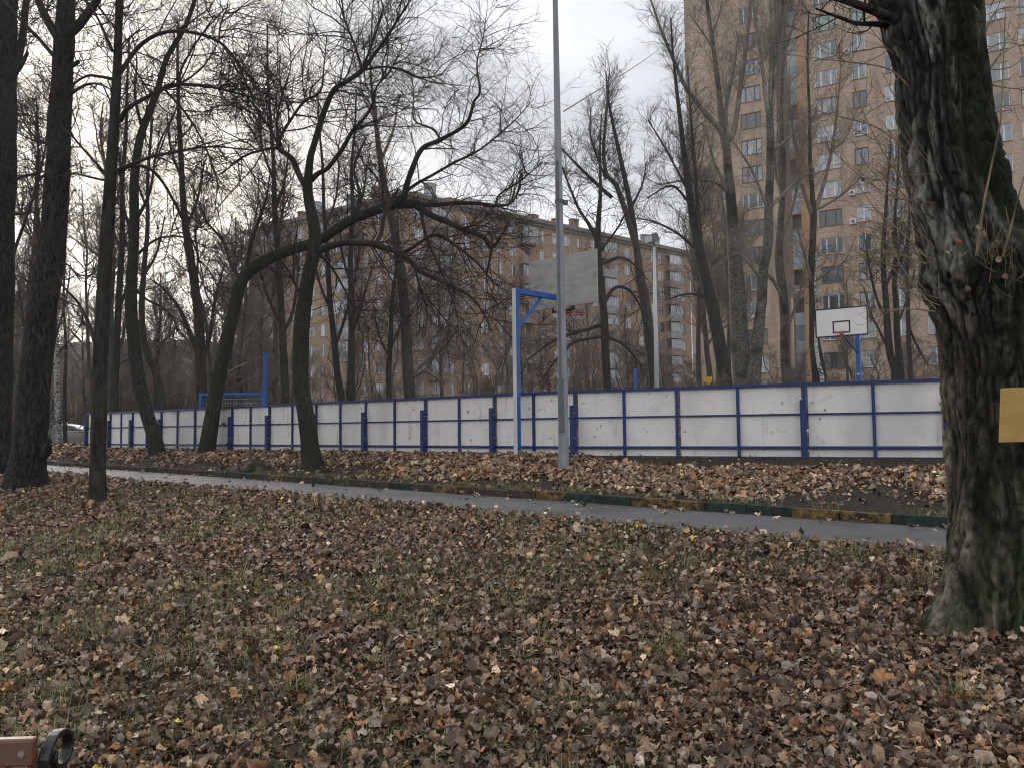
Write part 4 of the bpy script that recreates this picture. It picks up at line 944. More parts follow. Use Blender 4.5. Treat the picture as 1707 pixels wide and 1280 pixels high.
def traced(name, trunk, limbs, mt, mc, label, Y=None, sides=14, rough=0.10, seed=1, group=None, extra=None, **kw):
    g = np.random.default_rng(seed)
    if Y is None: b = ground_at(trunk[0][0], trunk[0][1]); Y = float(b[1])
    tr = limb_px(trunk, Y, 0, g, 0.03)
    zb = float(gz(tr[0, 0], tr[0, 1]))
    if kw.pop('root', True):
        base = tr[0].copy(); base[2] = min(zb, base[2]) - 0.35; base[3] *= 1.25; tr = np.vstack([base, tr])
    T = Tree(); T.t.append(tubes(tr[None, :, :3], tr[None, :, 3], sides, rough, seed))
    L = [limb_px(l[1:] if isinstance(l[0], (int, float)) else l, Y, l[0] if isinstance(l[0], (int, float)) else g.uniform(-1, 1) * 0.0, g, 0.04) for l in limbs]
    for l in L: T.c.append(tubes(l[None, :, :3], l[None, :, 3], 8, 0.08, seed))
    k = int(len(tr) * kw.pop('tk', 0.45))
    fill(T, L + [tr[k:]], g, **kw)
    loc = (tr[0, 0], tr[0, 1], zb)
    return T.build(name, loc, mt, mc, label, group)

E_ = [(344, 754, 15), (349, 725, 13), (363, 640, 11.5), (380, 560, 11), (393, 505, 10.5), (402, 470, 10), (425, 445, 10), (470, 422, 9), (530, 402, 8.5), (580, 370, 8), (625, 352, 8), (660, 342, 8), (700, 341, 7)]
traced('arching_tree', E_, [
    (-0.8, (672, 340, 5.76), (677, 313, 5.04), (688, 280, 4.68), (704, 248, 4.32), (735, 233, 3.60), (777, 207, 3.24), (790, 170, 2.52), (800, 153, 2.16), (795, 107, 1.44), (806, 60, 0.94), (812, 15, 0.50)),
    (0.6, (735, 233, 2.16), (720, 215, 1.80), (690, 200, 1.44), (690, 160, 0.86), (684, 120, 0.50)),
    (-1.0, (640, 357, 3.60), (660, 335, 2.88), (690, 310, 2.88), (720, 293, 2.52), (760, 270, 2.16), (800, 250, 1.80), (854, 205, 1.08), (890, 165, 0.58)),
    (0.5, (700, 341, 5.04), (730, 342, 3.96), (760, 339, 3.60), (800, 340, 3.24), (824, 344, 2.88), (833, 325, 1.80), (870, 300, 1.44), (905, 270, 0.72)),
    (0.9, (824, 344, 3), (850, 340, 2), (864, 320, 1.5), (870, 290, .8)),
    (-0.7, (695, 345, 6), (720, 360, 5.5), (750, 372, 5), (777, 385, 4.5), (805, 395, 4), (820, 413, 3.5), (835, 395, 1.8), (850, 370, 1)),
    (0.2, (820, 413, 2.5), (816, 435, 1.8), (811, 465, 1), (815, 500, .6)),
    (1.2, (402, 468, 4), (385, 440, 3), (370, 400, 2.5), (345, 370, 1.8), (325, 320, 1)),
    (-1.0, (408, 462, 4), (420, 400, 3), (442, 340, 2), (450, 290, 1)),
    (1.5, (580, 372, 4), (600, 330, 3), (590, 280, 2.2), (610, 230, 1.3)),
    (-1.2, (700, 345, 3.5), (712, 400, 2.5), (735, 450, 1.8), (760, 520, 1), (765, 560, .6))],
    M['bark_mossy'], M['twig'], 'tree with a leaning trunk bent into a long arch over the rink fence', seed=21, dens=(8, 6, 5), lens=(2.1, 1.0, 0.5), tk=0.62, up=-0.02, tw=0.003, ang=0.95)
F_ = [(521, 777, 19), (517, 745, 15), (510, 690, 14), (502, 643, 13), (501, 590, 13), (503, 540, 13), (509, 493, 12), (515, 455, 11), (522, 425, 11), (525, 393, 10), (517, 345, 9), (513, 315, 8), (517, 267, 6), (524, 240, 5.5), (540, 187, 5), (557, 150, 4.5), (580, 135, 4), (604, 117, 4), (625, 90, 3), (640, 70, 3), (662, 35, 2), (684, 0, 1.5), (700, -40, 1)]
traced('curved_tree', F_, [
    (0.8, (513, 317, 6), (499, 293, 5), (487, 265, 4.5), (464, 247, 4), (470, 225, 3), (485, 200, 2.5), (507, 170, 2.2), (534, 153, 2), (540, 110, 1.3), (545, 60, .8)),
    (0.6, (464, 247, 3), (440, 250, 2.5), (405, 262, 2), (370, 290, 1.2)),
    (-0.6, (466, 245, 3), (462, 200, 2), (473, 150, 1.5), (485, 110, 1), (480, 60, .7)),
    (0.4, (466, 245, 2.5), (440, 200, 2), (410, 160, 1.5), (380, 140, 1)),
    (-1.2, (520, 300, 5), (530, 290, 4.5), (547, 280, 4), (570, 250, 4), (587, 220, 3.5), (605, 200, 3), (620, 177, 2.5), (628, 145, 2), (650, 120, 1.3), (670, 80, .7)),
    (0.7, (604, 117, 3), (590, 73, 2), (575, 35, 1.5), (565, 0, 1), (560, -40, .7)),
    (-0.7, (604, 117, 2.5), (625, 60, 1.8), (640, 10, 1)),
    (0.8, (604, 117, 2.5), (640, 112, 2), (670, 117, 2), (700, 130, 1.5), (740, 125, .8)),
    (-0.9, (523, 428, 7), (534, 418, 6.5), (567, 406, 6), (595, 405, 5.5), (614, 406, 5.5), (640, 413, 5), (667, 423, 4.5), (690, 440, 4), (700, 452, 4), (725, 465, 3), (750, 475, 3), (790, 500, 2), (815, 540, 1)),
    (0.3, (625, 408, 4), (635, 390, 3.5), (640, 362, 3.5), (652, 335, 3), (665, 315, 2)),
    (-0.8, (668, 424, 3.5), (690, 412, 3), (715, 395, 3), (735, 393, 2.5), (760, 410, 2.5), (795, 438, 2), (820, 470, 1.2)),
    (0.4, (526, 420, 3), (548, 440, 2), (570, 475, 1.7), (592, 520, 1), (600, 550, .6)),
    (1.0, (690, 440, 2.5), (700, 480, 1.8), (712, 520, 1.2), (708, 560, .6)),
    (-1, (503, 500, 2), (480, 450, 1.8), (455, 420, 1.2), (440, 380, .7))],
    M['bark_mossy'], M['twig'], 'tree with a double curved greenish trunk standing in leaves before the fence', seed=5, dens=(8, 6, 5), lens=(2.1, 1.05, 0.5), tk=0.5, up=0.02, tw=0.0028, ang=0.9)
C_ = [(162, 838, 15), (163, 800, 13), (163, 760, 13), (165, 690, 12.5), (166, 627, 12), (171, 527, 11.5), (176, 427, 11), (181, 350, 10), (184, 300, 9.5), (191, 200, 8.5), (196, 100, 7), (199, 0, 6), (203, -80, 4.5), (205, -150, 3)]
traced('straight_tree', C_, [
    (-0.8, (200, 122, 4), (230, 80, 3.5), (265, 57, 3.2), (310, 53, 3), (365, 70, 2.5), (400, 110, 2), (430, 150, 1.2), (440, 190, .7)),
    (0.5, (365, 70, 2), (368, 40, 1.5), (380, 10, 1)),
    (-0.6, (200, 202, 4.5), (215, 180, 3.8), (260, 155, 3.2), (290, 142, 3), (350, 145, 2.5), (427, 165, 1.6), (470, 180, .8)),
    (0.4, (298, 136, 2.5), (305, 110, 2), (335, 60, 1.6), (375, 15, 1)),
    (0.7, (195, 290, 4), (215, 278, 3.3), (250, 282, 2.8), (280, 318, 2.3), (310, 380, 1.8), (330, 427, 1.2), (340, 470, .7)),
    (-0.6, (194, 285, 3.5), (235, 268, 2.8), (270, 258, 2.3), (350, 245, 1.8), (420, 250, 1), (450, 240, .6)),
    (0.6, (187, 85, 3), (165, 35, 2), (150, 10, 1.5), (130, -20, 1)),
    (-0.3, (187, 132, 3), (165, 128, 2.5), (145, 127, 2.2), (125, 140, 1.4), (110, 160, .8)),
    (0.8, (180, 295, 2.5), (140, 250, 2), (100, 210, 1.5), (40, 190, 1)),
    (-0.8, (178, 302, 2.2), (150, 296, 1.8), (118, 290, 1.2), (70, 300, .7)),
    (0.5, (158, 570, 4), (148, 540, 3.2), (130, 505, 2.4), (105, 477, 1.6), (95, 450, .8)),
    (-0.8, (275, 150, 2.2), (310, 190, 1.8), (340, 240, 1.4), (360, 290, .9)),
    (-0.4, (215, 100, 1.8), (240, 140, 1.5), (270, 180, 1), (300, 200, .6))],
    M['bark'], M['twig'], 'slim straight dark trunk on the near side of the path with long level branches', seed=9, dens=(7, 6, 6), lens=(1.8, 0.95, 0.5), tk=0.55, up=0.0, tw=0.0028)
B_ = [(42, 812, 36), (43, 790, 31), (46, 760, 27), (50, 727, 25.5), (58, 640, 25), (70, 527, 23), (85, 427, 20.5), (95, 300, 19.5), (101, 200, 18), (105, 110, 17), (109, 40, 15), (112, -40, 13), (114, -120, 11)]
traced('thick_tree', B_, [
    (0.5, (97, 62, 8), (85, 45, 7), (72, 20, 6.5), (60, -10, 6), (45, -60, 5)),
    (-0.6, (115, 58, 8), (132, 42, 7.5), (150, 18, 7), (165, -5, 6), (185, -50, 5)),
    (0.6, (88, 92, 3.5), (65, 65, 3), (40, 40, 2.5), (15, 10, 2), (0, -10, 1.5)),
    (-0.2, (118, 110, 5), (126, 107, 4), (131, 103, 3)),
    (-0.5, (70, 760, 9), (77, 752, 8.5), (80, 742, 6), (79, 735, 3.5)),
    (0.8, (100, 250, 3), (60, 230, 2), (30, 190, 1.3)),
    (-0.8, (112, 160, 3), (150, 140, 2.2), (185, 150, 1.4), (230, 190, .8)),
    (-0.6, (80, 450, 2.5), (110, 440, 1.8), (135, 470, 1))],
    M['bark_fissured'], M['twig'], 'thick fissured poplar trunk with a broken snag at its foot on the left', seed=14, sides=20, rough=0.14, dens=(4, 6, 5), lens=(1.6, 0.8, 0.4), tk=0.6, tw=0.0045)
A_ = [(-14, 792, 34), (-14, 760, 30), (-12, 700, 28), (-10, 600, 28), (-8, 500, 27), (-6, 400, 27), (-4, 300, 28), (-2, 200, 28), (0, 100, 26), (3, 0, 24), (5, -100, 21)]
traced('thick_tree', A_, [
    (0.4, (18, 135, 8), (28, 105, 7), (38, 60, 6), (44, 0, 5.5), (52, -60, 4)),
    (-0.5, (20, 125, 5), (34, 112, 4), (46, 88, 3)),
    (-0.8, (20, 300, 2.5), (50, 292, 2), (85, 285, 1.3), (130, 290, .7)),
    (0.5, (20, 358, 2.5), (35, 357, 2.2), (54, 354, 1.6)),
    (-0.5, (20, 430, 3), (55, 330, 2), (75, 250, 1.4), (80, 180, .8))],
    M['bark_fissured'], M['twig'], 'thick rough trunk cut off by the left edge of the photo', seed=15, sides=20, rough=0.14, dens=(5, 6, 5), lens=(1.6, 0.8, 0.4), tk=0.5, tw=0.0045)
D_ = [(262, 757, 15), (258, 730, 12), (245, 690, 11), (232, 640, 11), (224, 580, 10.5), (219, 520, 10), (219, 470, 9.5), (222, 427, 8.5), (224, 360, 8), (224, 300, 7.5), (233, 233, 6.5), (248, 190, 6), (262, 153, 5.5), (277, 100, 4.5), (300, 60, 4), (315, 30, 3.5), (330, -20, 3), (345, -80, 2)]
traced('leaning_tree', D_, [
    (0.6, (222, 400, 3), (205, 340, 2.4), (200, 270, 1.8), (190, 200, 1)),
    (-0.6, (226, 370, 3), (250, 320, 2.4), (262, 250, 1.8), (290, 190, 1)),
    (0.5, (222, 430, 2.5), (260, 400, 2), (300, 395, 1.5), (340, 410, .8)),
    (-0.8, (238, 220, 3), (225, 160, 2.2), (228, 100, 1.4), (215, 40, .8)),
    (0.7, (265, 150, 3), (300, 140, 2.2), (340, 110, 1.5), (370, 60, .8)),
    (0.5, (222, 480, 2.5), (245, 500, 2), (280, 520, 1.5), (300, 560, .8))],
    M['bark_mossy'], M['twig'], 'greenish leaning trunk at the kerb bank between the straight and the arching tree', seed=16, dens=(5, 6, 5), lens=(1.8, 0.85, 0.4), tk=0.4, tw=0.0028)

# ---- the big old tree on the right, with ridged bark
def giant():
    Y = 5.12; g = np.random.default_rng(77)
    prof = [(1706, 1085, 132), (1702, 1050, 118), (1698, 1010, 108), (1693, 960, 100), (1688, 900, 96), (1682, 850, 88), (1677, 760, 83), (1668, 640, 79), (1658, 560, 77), (1648, 500, 84), (1636, 455, 86), (1618, 405, 77), (1606, 360, 73), (1595, 310, 70.5), (1583, 267, 68.5), (1575, 200, 64), (1570, 133, 62), (1562, 80, 66), (1556, 40, 72), (1552, 0, 76), (1548, -40, 70)]
    c = cr_spline([[*at(px, py, Y), r * Y / FPX] for px, py, r in prof], 18); n = len(c); S = 250
    th = 2 * PI * np.arange(S) / S
    T3, Z3 = np.meshgrid(th, c[:, 2], indexing='xy'); ct, sn = np.cos(T3), np.sin(T3)
    # long plates: fissures that run up the trunk and wander
    wand = 0.9 * (fbm(ct * 2, sn * 2, Z3 * 1.2, 31) - 0.5)
    k = 6.5
    u_, v_ = np.cos(T3 + wand * 0.5) * k + 9, np.sin(T3 + wand * 0.5) * k + 9
    rid = np.abs(2 * vnoise(u_, v_, Z3 * 3.6, 33) - 1)
    ridb = np.abs(2 * vnoise(u_ * 2.1, v_ * 2.1, Z3 * 8, 34) - 1)
    rid = np.minimum(rid, 0.10 + 0.9 * ridb)
    crossc = np.clip((vnoise(u_ * 1.3, v_ * 1.3, Z3 * 13, 38) - 0.16) * 9, 0, 1)
    rid = rid * (0.35 + 0.65 * crossc)
    rid2 = np.abs(2 * vnoise(ct * 18 + 3, sn * 18 + 4, Z3 * 8, 35) - 1)
    lump = fbm(ct * 1.6 + 2, sn * 1.6 + 8, Z3 * 1.1, 36, 3) - 0.5
    hgt = Z3 - gz(c[0, 0], c[0, 1])
    flare = np.exp(-np.clip(hgt, 0, 9) / 0.32)
    root = flare * (0.30 * np.maximum(0, np.cos(T3 * 3 + 2.6 + 0.5 * lump)) ** 1.5 - 0.02)
    disp = 0.036 * np.minimum(rid, 0.32) / 0.32 + 0.011 * rid2 + 0.09 * lump + root
    bh = at(1640, 452, Y)[2]; burl = np.exp(-((Z3 - bh) / 0.16) ** 2)
    disp = disp + burl * (0.06 + 0.17 * (fbm(ct * 6, sn * 6, Z3 * 7, 37, 3) - 0.5) + 0.05 * np.cos(T3 - 5.2))
    for (bz, ba, bs) in ((at(1530, 270, Y)[2], 3.35, 0.05), (at(1530, 330, Y)[2], 3.5, 0.05), (at(1505, 60, Y)[2], 3.4, 0.07), (at(1690, 640, Y)[2], 5.2, 0.05)):
        dd = np.angle(np.exp(1j * (T3 - ba))); disp = disp + bs * np.exp(-(dd / 0.28) ** 2 - ((Z3 - bz) / 0.09) ** 2)
    R = c[:, 3][:, None] + disp - 0.015
    lean = np.gradient(c[:, :3], axis=0); lean /= np.linalg.norm(lean, axis=1, keepdims=True)
    ax_ = np.array([1.0, 0, 0]) - lean * lean[:, :1]; ax_ /= np.linalg.norm(ax_, axis=1, keepdims=True); ay_ = np.cross(lean, ax_)
    V = c[:, None, :3] + R[..., None] * (ct[..., None] * ax_[:, None] + sn[..., None] * ay_[:, None])
    # colour of the bark itself: grey plates, brown fissures, moss on one flank
    crack = np.clip((rid - 0.04) / 0.26, 0, 1)
    grey = np.array([0.165, 0.158, 0.138]); brn_ = np.array([0.115, 0.098, 0.070]); fis = np.array([0.014, 0.012, 0.010]); moss = np.array([0.013, 0.019, 0.007]); tan_ = np.array([0.17, 0.145, 0.11])
    pl = fbm(ct * 5 + 1, sn * 5 + 2, Z3 * 3, 41)
    base = fis + (grey - fis) * (crack * (0.22 + 0.95 * np.clip((pl - 0.44) * 6, 0, 1)))[..., None]
    bl_ = np.clip((bh - Z3) / 0.5, 0, 1)[..., None] * 0.8; base = base * (1 - bl_) + (fis + (brn_ - fis) * (crack * (0.3 + 0.9 * np.clip((pl - 0.44) * 6, 0, 1)))[..., None]) * bl_
    low = np.clip((bh - Z3) / 0.8, 0, 1) * np.clip((fbm(ct * 4 + 7, sn * 4, Z3 * 2.2, 43) - 0.52) * 7, 0, 1)
    base = base + (tan_ - base) * (0.75 * low * crack)[..., None]
    dm = np.angle(np.exp(1j * (T3 - 5.05))); ml = np.clip(1.25 - np.abs(dm) / 0.85 + 1.5 * (fbm(ct * 3, sn * 3, Z3 * 1.5, 45) - 0.5), 0, 1)
    up_ = np.clip((Z3 - bh) / 0.25, 0, 1); mo_ = np.maximum(ml, 0.75 * np.clip((fbm(ct * 3.3 + 4, sn * 3.3, Z3 * 1.8, 48) - 0.40) * 5, 0, 1) * (1 - up_)) * (0.62 + 0.34 * up_) * np.where(Z3 < bh, np.clip((fbm(ct * 7, sn * 7, Z3 * 4, 46) - 0.33) * 5, 0, 1), 1)
    colr = base + (moss - base) * np.clip(mo_, 0, 0.93)[..., None]
    grn = (0.045 * np.array([0.6, 1, 0.35]))
    fm_ = np.clip((fbm(ct * 9, sn * 9, Z3 * 2.5, 47) - 0.5) * 6, 0, 1) * np.clip(1 - hgt / 1.2, 0, 1) * 0.8
    colr = colr + (grn - colr) * fm_[..., None]
    I = np.arange(n * S).reshape(n, S); J = np.roll(I, -1, 1)
    F = np.stack([I[:-1], J[:-1], J[1:], I[1:]], -1).reshape(-1, 4)
    zb = float(gz(c[0, 0], c[0, 1])); loc = np.array([c[0, 0], c[0, 1], zb])
    rt = empty('old_tree', loc, 'massive old tree with ridged mossy bark and a burl at the right edge', 'tree')
    obj('trunk', np_mesh('trunk', V.reshape(-1, 3) - loc, F, M['giant'], smooth=True, col=np.clip(colr, 0.004, 1).reshape(-1, 3)), rt)
    # heavy limbs above and spray of shoots
    T = Tree(); L = []
    for l in ((-0.2, (1540, 70, 34), (1508, 20, 40), (1480, -30, 38), (1450, -110, 30), (1430, -220, 22)), (0.3, (1560, 10, 52), (1590, -60, 46), (1610, -160, 38), (1640, -300, 26)),
              (0.2, (1590, 20, 34), (1622, -40, 28), (1660, -110, 22), (1700, -190, 16)),
              (-0.5, (1520, 50, 12), (1490, 32, 9), (1440, 12, 7), (1390, -4, 5), (1330, -20, 3)), (-0.3, (1515, 62, 7), (1470, 42, 5), (1430, 40, 3.5), (1400, 30, 2.5), (1360, 15, 1.5))):
        q = limb_px(l[1:], Y, l[0]); L.append(q); T.c.append(tubes(q[None, :, :3], q[None, :, 3], 12, 0.12, 5))
    sh = [((1628, 428), (1634, 380), (1641, 335), (1652, 280), (1668, 200), (1672, 120), (1676, 20)), ((1672, 428), (1681, 395), (1690, 360), (1700, 320), (1720, 250)), ((1684, 385), (1680, 365), (1676, 345)),
          ((1530, 270), (1500, 240), (1455, 210), (1400, 195), (1340, 180)), ((1532, 330), (1505, 300), (1470, 250), (1440, 190), (1425, 150)), ((1535, 335), (1495, 330), (1440, 300), (1385, 250)), ((1545, 430), (1500, 385), (1460, 350), (1420, 290)),
          ((1520, 150), (1490, 120), (1450, 108), (1380, 100), (1290, 88)), ((1515, 110), (1475, 80), (1440, 85), (1380, 90)), ((1545, 440), (1500, 425), (1455, 420), (1410, 440)), ((1560, 515), (1520, 470), (1490, 420), (1470, 360)),
          ((1560, 520), (1515, 515), (1470, 518)), ((1640, 140), (1660, 100), (1690, 78), (1720, 60)), ((1645, 112), (1652, 140), (1690, 148), (1715, 145)), ((1637, 90), (1670, 72), (1710, 76)), ((1640, 60), (1660, 20), (1690, 12), (1720, 15)),
          ((1540, 300), (1520, 240), (1500, 180), (1470, 120)), ((1550, 400), (1510, 330), (1475, 300), (1440, 310)), ((1630, 200), (1660, 180), (1700, 175))]
    SL_ = []
    for i, s_ in enumerate(sh):
        thick = 2.6 if i < 2 else 1.7
        y0 = Y - 0.42 if i < 3 else Y - 0.06
        q = limb_px([(px, py, thick * (1 - 0.72 * k / (len(s_) - 1))) for k, (px, py) in enumerate(s_)], y0, 0.5 if i >= 3 else -0.1, g, 0.03); SL_.append(q)
    S2 = Tree(); 
    for q in SL_: S2.c.append(tubes(q[None, :, :3], q[None, :, 3], 6))
    P = np.array([resample(q, 14)[:, :3] for q in SL_[3:]]); Rr = np.array([resample(q, 14)[:, 3] for q in SL_[3:]])
    P1, R1 = shoots(P, Rr, 6, 0.45, 0.75, 0.10, 5, 0.12, g, rmin=0.0016, rfac=0.3); S2.c.append(tubes(P1, R1, 4))
    P2, R2 = shoots(P1, R1, 4, 0.2, 0.7, 0.05, 3, 0.15, g, rmin=0.0011, rfac=0.3); S2.c.append(tubes(P2, R2, 3))
    # short sprouts bristling from the burls
    bs = []
    for (px, py, Yb, nn) in ((1530, 275, Y - 0.28, 10), (1535, 335, Y - 0.28, 10), (1545, 425, Y - 0.3, 12), (1555, 500, Y - 0.3, 12), (1660, 440, Y - 0.40, 16), (1690, 470, Y - 0.40, 14)):
        for k in range(nn):
            p = at(px + g.normal() * 12, py + g.normal() * 12, Yb); d = unit(np.array([-0.7 if px < 1600 else g.normal() * .5, g.normal() * 0.3 - (0.3 if px > 1600 else 0), 0.55 + g.normal() * 0.3])); Lk = g.uniform(0.12, 0.6 if px < 1600 else 0.25)
            bs.append([p + d * Lk * f + np.array([0, 0, 0.06 * f * f]) for f in (0, .35, .7, 1)])
    bs = np.array(bs); S2.c.append(tubes(bs, np.full(bs.shape[:2], 0.0022) * np.linspace(1, .5, 4), 4))
    Vq, Fq_ = Tree._join(S2.c); obj('shoots', np_mesh('shoots', Vq - loc, Fq_, M['shoot'], smooth=True), rt)
    fill(T, L[:3], g, dens=(3, 5, 4), lens=(1.5, 0.7, 0.35), tw=0.003); fill(T, L[3:], g, dens=(7, 5, 4), lens=(0.5, 0.25, 0.12), tw=0.0014)
    Vq, Fq_ = Tree._join(T.c); obj('crown', np_mesh('crown', Vq - loc, Fq_, M['bark'], smooth=True), rt)
    # leaves caught on the shoots and in the burl
    return rt, SL_, Y, bh
old_tree, OT_SH, OT_Y, OT_BH = giant()

# ---- trees standing behind the rink, traced one by one
bgk = dict(sides=10, rough=0.06, root=False, nseg=(4, 2, 1))
def bgt(name, px_tr, limbs, mt, mc, label, Y, seed, **kw):
    tr = list(px_tr); b = at(tr[0][0], tr[0][1], Y); zb = float(gz(b[0], b[1]))
    # carry the trunk straight down to the ground
    ddy = (b[2] - zb) * FPX / Y; tr.insert(0, (tr[0][0] + 0.0, tr[0][1] + ddy + 3, tr[0][2] * 1.15))
    k = dict(bgk); k.update(kw)
    return traced(name, tr, limbs, mt, mc, label, Y=Y, seed=seed, **k)
bgt('bare_tree', [(1012, 648, 7), (1008, 560, 7), (1007, 527, 6.5), (1000, 460, 6), (996, 405, 5.5), (999, 350, 4), (1001, 317, 3), (1000, 250, 2), (1003, 190, 1)], [
    (-0.8, (996, 402, 4), (980, 372, 3), (964, 347, 2.5), (945, 300, 1.8), (930, 260, 1)), (-0.6, (1004, 505, 4), (985, 480, 3), (960, 500, 2.2), (935, 560, 1.3)), (0.6, (1007, 505, 4), (1025, 480, 3), (1050, 485, 2.4), (1070, 520, 1.6), (1075, 570, .8)),
    (0.7, (1007, 540, 3.5), (960, 555, 2.6), (920, 570, 2), (880, 600, 1)), (-0.5, (1007, 560, 3), (950, 575, 2.2), (905, 630, 1.2)), (0.4, (1007, 560, 3), (1040, 575, 2.2), (1070, 610, 1.3)), (0.8, (1003, 440, 3), (1040, 430, 2), (1075, 460, 1.2)), (-.6, (1000, 420, 2.5), (1030, 380, 1.6), (1045, 350, 1))],
    M['bark'], M['twig'], 'dark tree with drooping arched boughs just right of the grey backboard', 40.0, 31, dens=(6, 5, 3), lens=(2.2, 1.1, 0.5), tw=0.006, up=-0.05, tk=0.3)
bgt('bare_tree', [(1092, 648, 9), (1083, 560, 9), (1074, 500, 8.5), (1066, 460, 8), (1062, 420, 6), (1051, 380, 5), (1040, 345, 4.5), (1027, 310, 4), (1011, 290, 3.5), (1006, 250, 3), (1010, 200, 2.2), (1013, 160, 1.6), (1016, 115, 1)], [
    (0.4, (1066, 462, 6), (1060, 405, 5.5), (1052, 350, 5), (1040, 290, 4), (1024, 217, 3), (1014, 167, 2), (1010, 120, 1)), (-0.8, (1020, 330, 3.5), (987, 300, 3), (954, 267, 2), (930, 240, 1)), (0.6, (1050, 350, 2.5), (1070, 310, 1.6), (1078, 270, .9)), (-.6, (1010, 300, 2), (985, 230, 1.4), (985, 180, .8))],
    M['bark_grey'], M['twig'], 'leaning forked tree close to the thin pale floodlight mast', 42.0, 32, dens=(5, 6, 4), lens=(1.8, 0.9, 0.45), tw=0.007, up=0.12, tk=0.35, ang=0.7)
pop = dict(dens=(6, 5, 3), lens=(2.4, 1.2, 0.6), tw=0.005, up=0.14, ang=0.8)
bgt('poplar', [(1210, 640, 11), (1202, 590, 11), (1194, 545, 10.5), (1179, 477, 9.5), (1167, 427, 8.5), (1158, 380, 7), (1150, 330, 6), (1142, 270, 5), (1135, 210, 4), (1128, 150, 3), (1122, 90, 2), (1118, 30, 1.2)], [
    (-1, (1180, 480, 5), (1168, 400, 4), (1160, 300, 3), (1152, 200, 2), (1146, 110, 1)), (1, (1165, 420, 3), (1130, 390, 2.2), (1090, 370, 1.5), (1060, 365, .8)), (-1, (1150, 340, 2.5), (1120, 310, 1.8), (1080, 330, 1)), (.8, (1185, 500, 3), (1150, 490, 2), (1110, 500, 1)), (0.6, (1148, 320, 2.2), (1110, 250, 1.6), (1080, 200, 1))],
    M['bark'], M['twig'], 'dark leaning poplar trunk, leftmost of the group before the tower', 46.0, 33, tk=0.3, **pop)
bgt('poplar', [(1240, 642, 18), (1236, 600, 16), (1232, 550, 14.5), (1228, 480, 13), (1224, 427, 11), (1221, 380, 9.5), (1218, 330, 8.5), (1213, 280, 7.5), (1211, 250, 7), (1206, 225, 6), (1201, 180, 4.8), (1194, 117, 4), (1186, 60, 3.4), (1178, 0, 3), (1172, -60, 2.2)], [
    (-1.2, (1206, 225, 5.5), (1190, 205, 5), (1174, 187, 4.5), (1160, 168, 4), (1144, 147, 3.6), (1128, 112, 3.2), (1114, 80, 2.8), (1100, 45, 2.3), (1087, 7, 1.8), (1070, -40, 1)), (1.0, (1213, 235, 6), (1224, 215, 5), (1234, 143, 4.4), (1242, 90, 3.8), (1247, 50, 3.2), (1251, 0, 2.8), (1256, -60, 2)),
    (0.4, (1211, 232, 5), (1210, 180, 3.5), (1222, 120, 2.5), (1230, 60, 1.5)), (-0.8, (1215, 322, 4), (1195, 305, 3.2), (1165, 300, 2.4), (1130, 303, 1.6), (1090, 310, .9)), (-.5, (1212, 315, 3.5), (1190, 270, 2.6), (1175, 210, 1.6)), (.9, (1186, 60, 2.2), (1200, 20, 1.5), (1206, -30, 1)), (-.9, (1194, 90, 2), (1168, 50, 1.5), (1150, 25, 1))],
    M['bark_pale'], M['twig_pale'], 'mottled poplar with pale forked upper limbs against the bare end of the tower wall', 48.0, 34, tk=0.42, **pop)
bgt('poplar', [(1256, 642, 12), (1261, 588, 10), (1266, 538, 9), (1270, 500, 8.5), (1272, 456, 8), (1278, 420, 8), (1281, 395, 8), (1281, 352, 7.5), (1282, 322, 7), (1284, 276, 6.5), (1284, 225, 6.5), (1283, 195, 6), (1286, 150, 3.6), (1290, 100, 3.2), (1300, 50, 2.6), (1305, 0, 2.2), (1308, -60, 1.6)], [
    (-.8, (1282, 196, 5), (1276, 160, 3.8), (1270, 105, 3.2), (1262, 50, 2.8), (1255, 0, 2.3), (1250, -60, 1.5)), (.8, (1284, 195, 5), (1292, 140, 3.6), (1305, 95, 3), (1318, 55, 2.4), (1330, 10, 1.9), (1338, -40, 1.2)), (.3, (1283, 193, 4), (1285, 110, 3.5), (1286, 50, 3), (1284, 0, 2.4), (1284, -60, 1.5)),
    (.9, (1284, 345, 4), (1305, 325, 3), (1330, 300, 2), (1350, 290, 1)), (-.8, (1280, 350, 3.5), (1265, 310, 2.5), (1245, 270, 1.6), (1225, 240, .9)), (.7, (1290, 250, 3), (1310, 235, 2.2), (1340, 205, 1.3)), (-.8, (1272, 470, 3), (1240, 430, 2.2), (1215, 420, 1))],
    M['bark_pale'], M['twig_pale'], 'tall pale poplar with several upright stems from one crotch before the tower recess', 47.0, 35, tk=0.6, **pop)
bgt('poplar', [(1311, 640, 8), (1309, 600, 8), (1308, 540, 7.5), (1306, 500, 7.5), (1299, 440, 7), (1300, 390, 6), (1304, 330, 5), (1306, 270, 4.2), (1302, 200, 3.5), (1304, 130, 2.8), (1308, 60, 2), (1306, 0, 1.2)], [
    (-.8, (1306, 500, 4), (1290, 470, 3), (1265, 440, 2), (1250, 400, 1)), (.8, (1302, 400, 3), (1320, 350, 2.4), (1335, 280, 1.8), (1342, 200, 1)), (.5, (1304, 330, 2.5), (1292, 280, 1.8), (1296, 220, 1)), (-.5, (1308, 560, 3), (1330, 500, 2.2), (1345, 440, 1.2))],
    M['bark_pale'], M['twig_pale'], 'slender spotted poplar beside the old street lamp', 50.0, 36, tk=0.4, **pop)
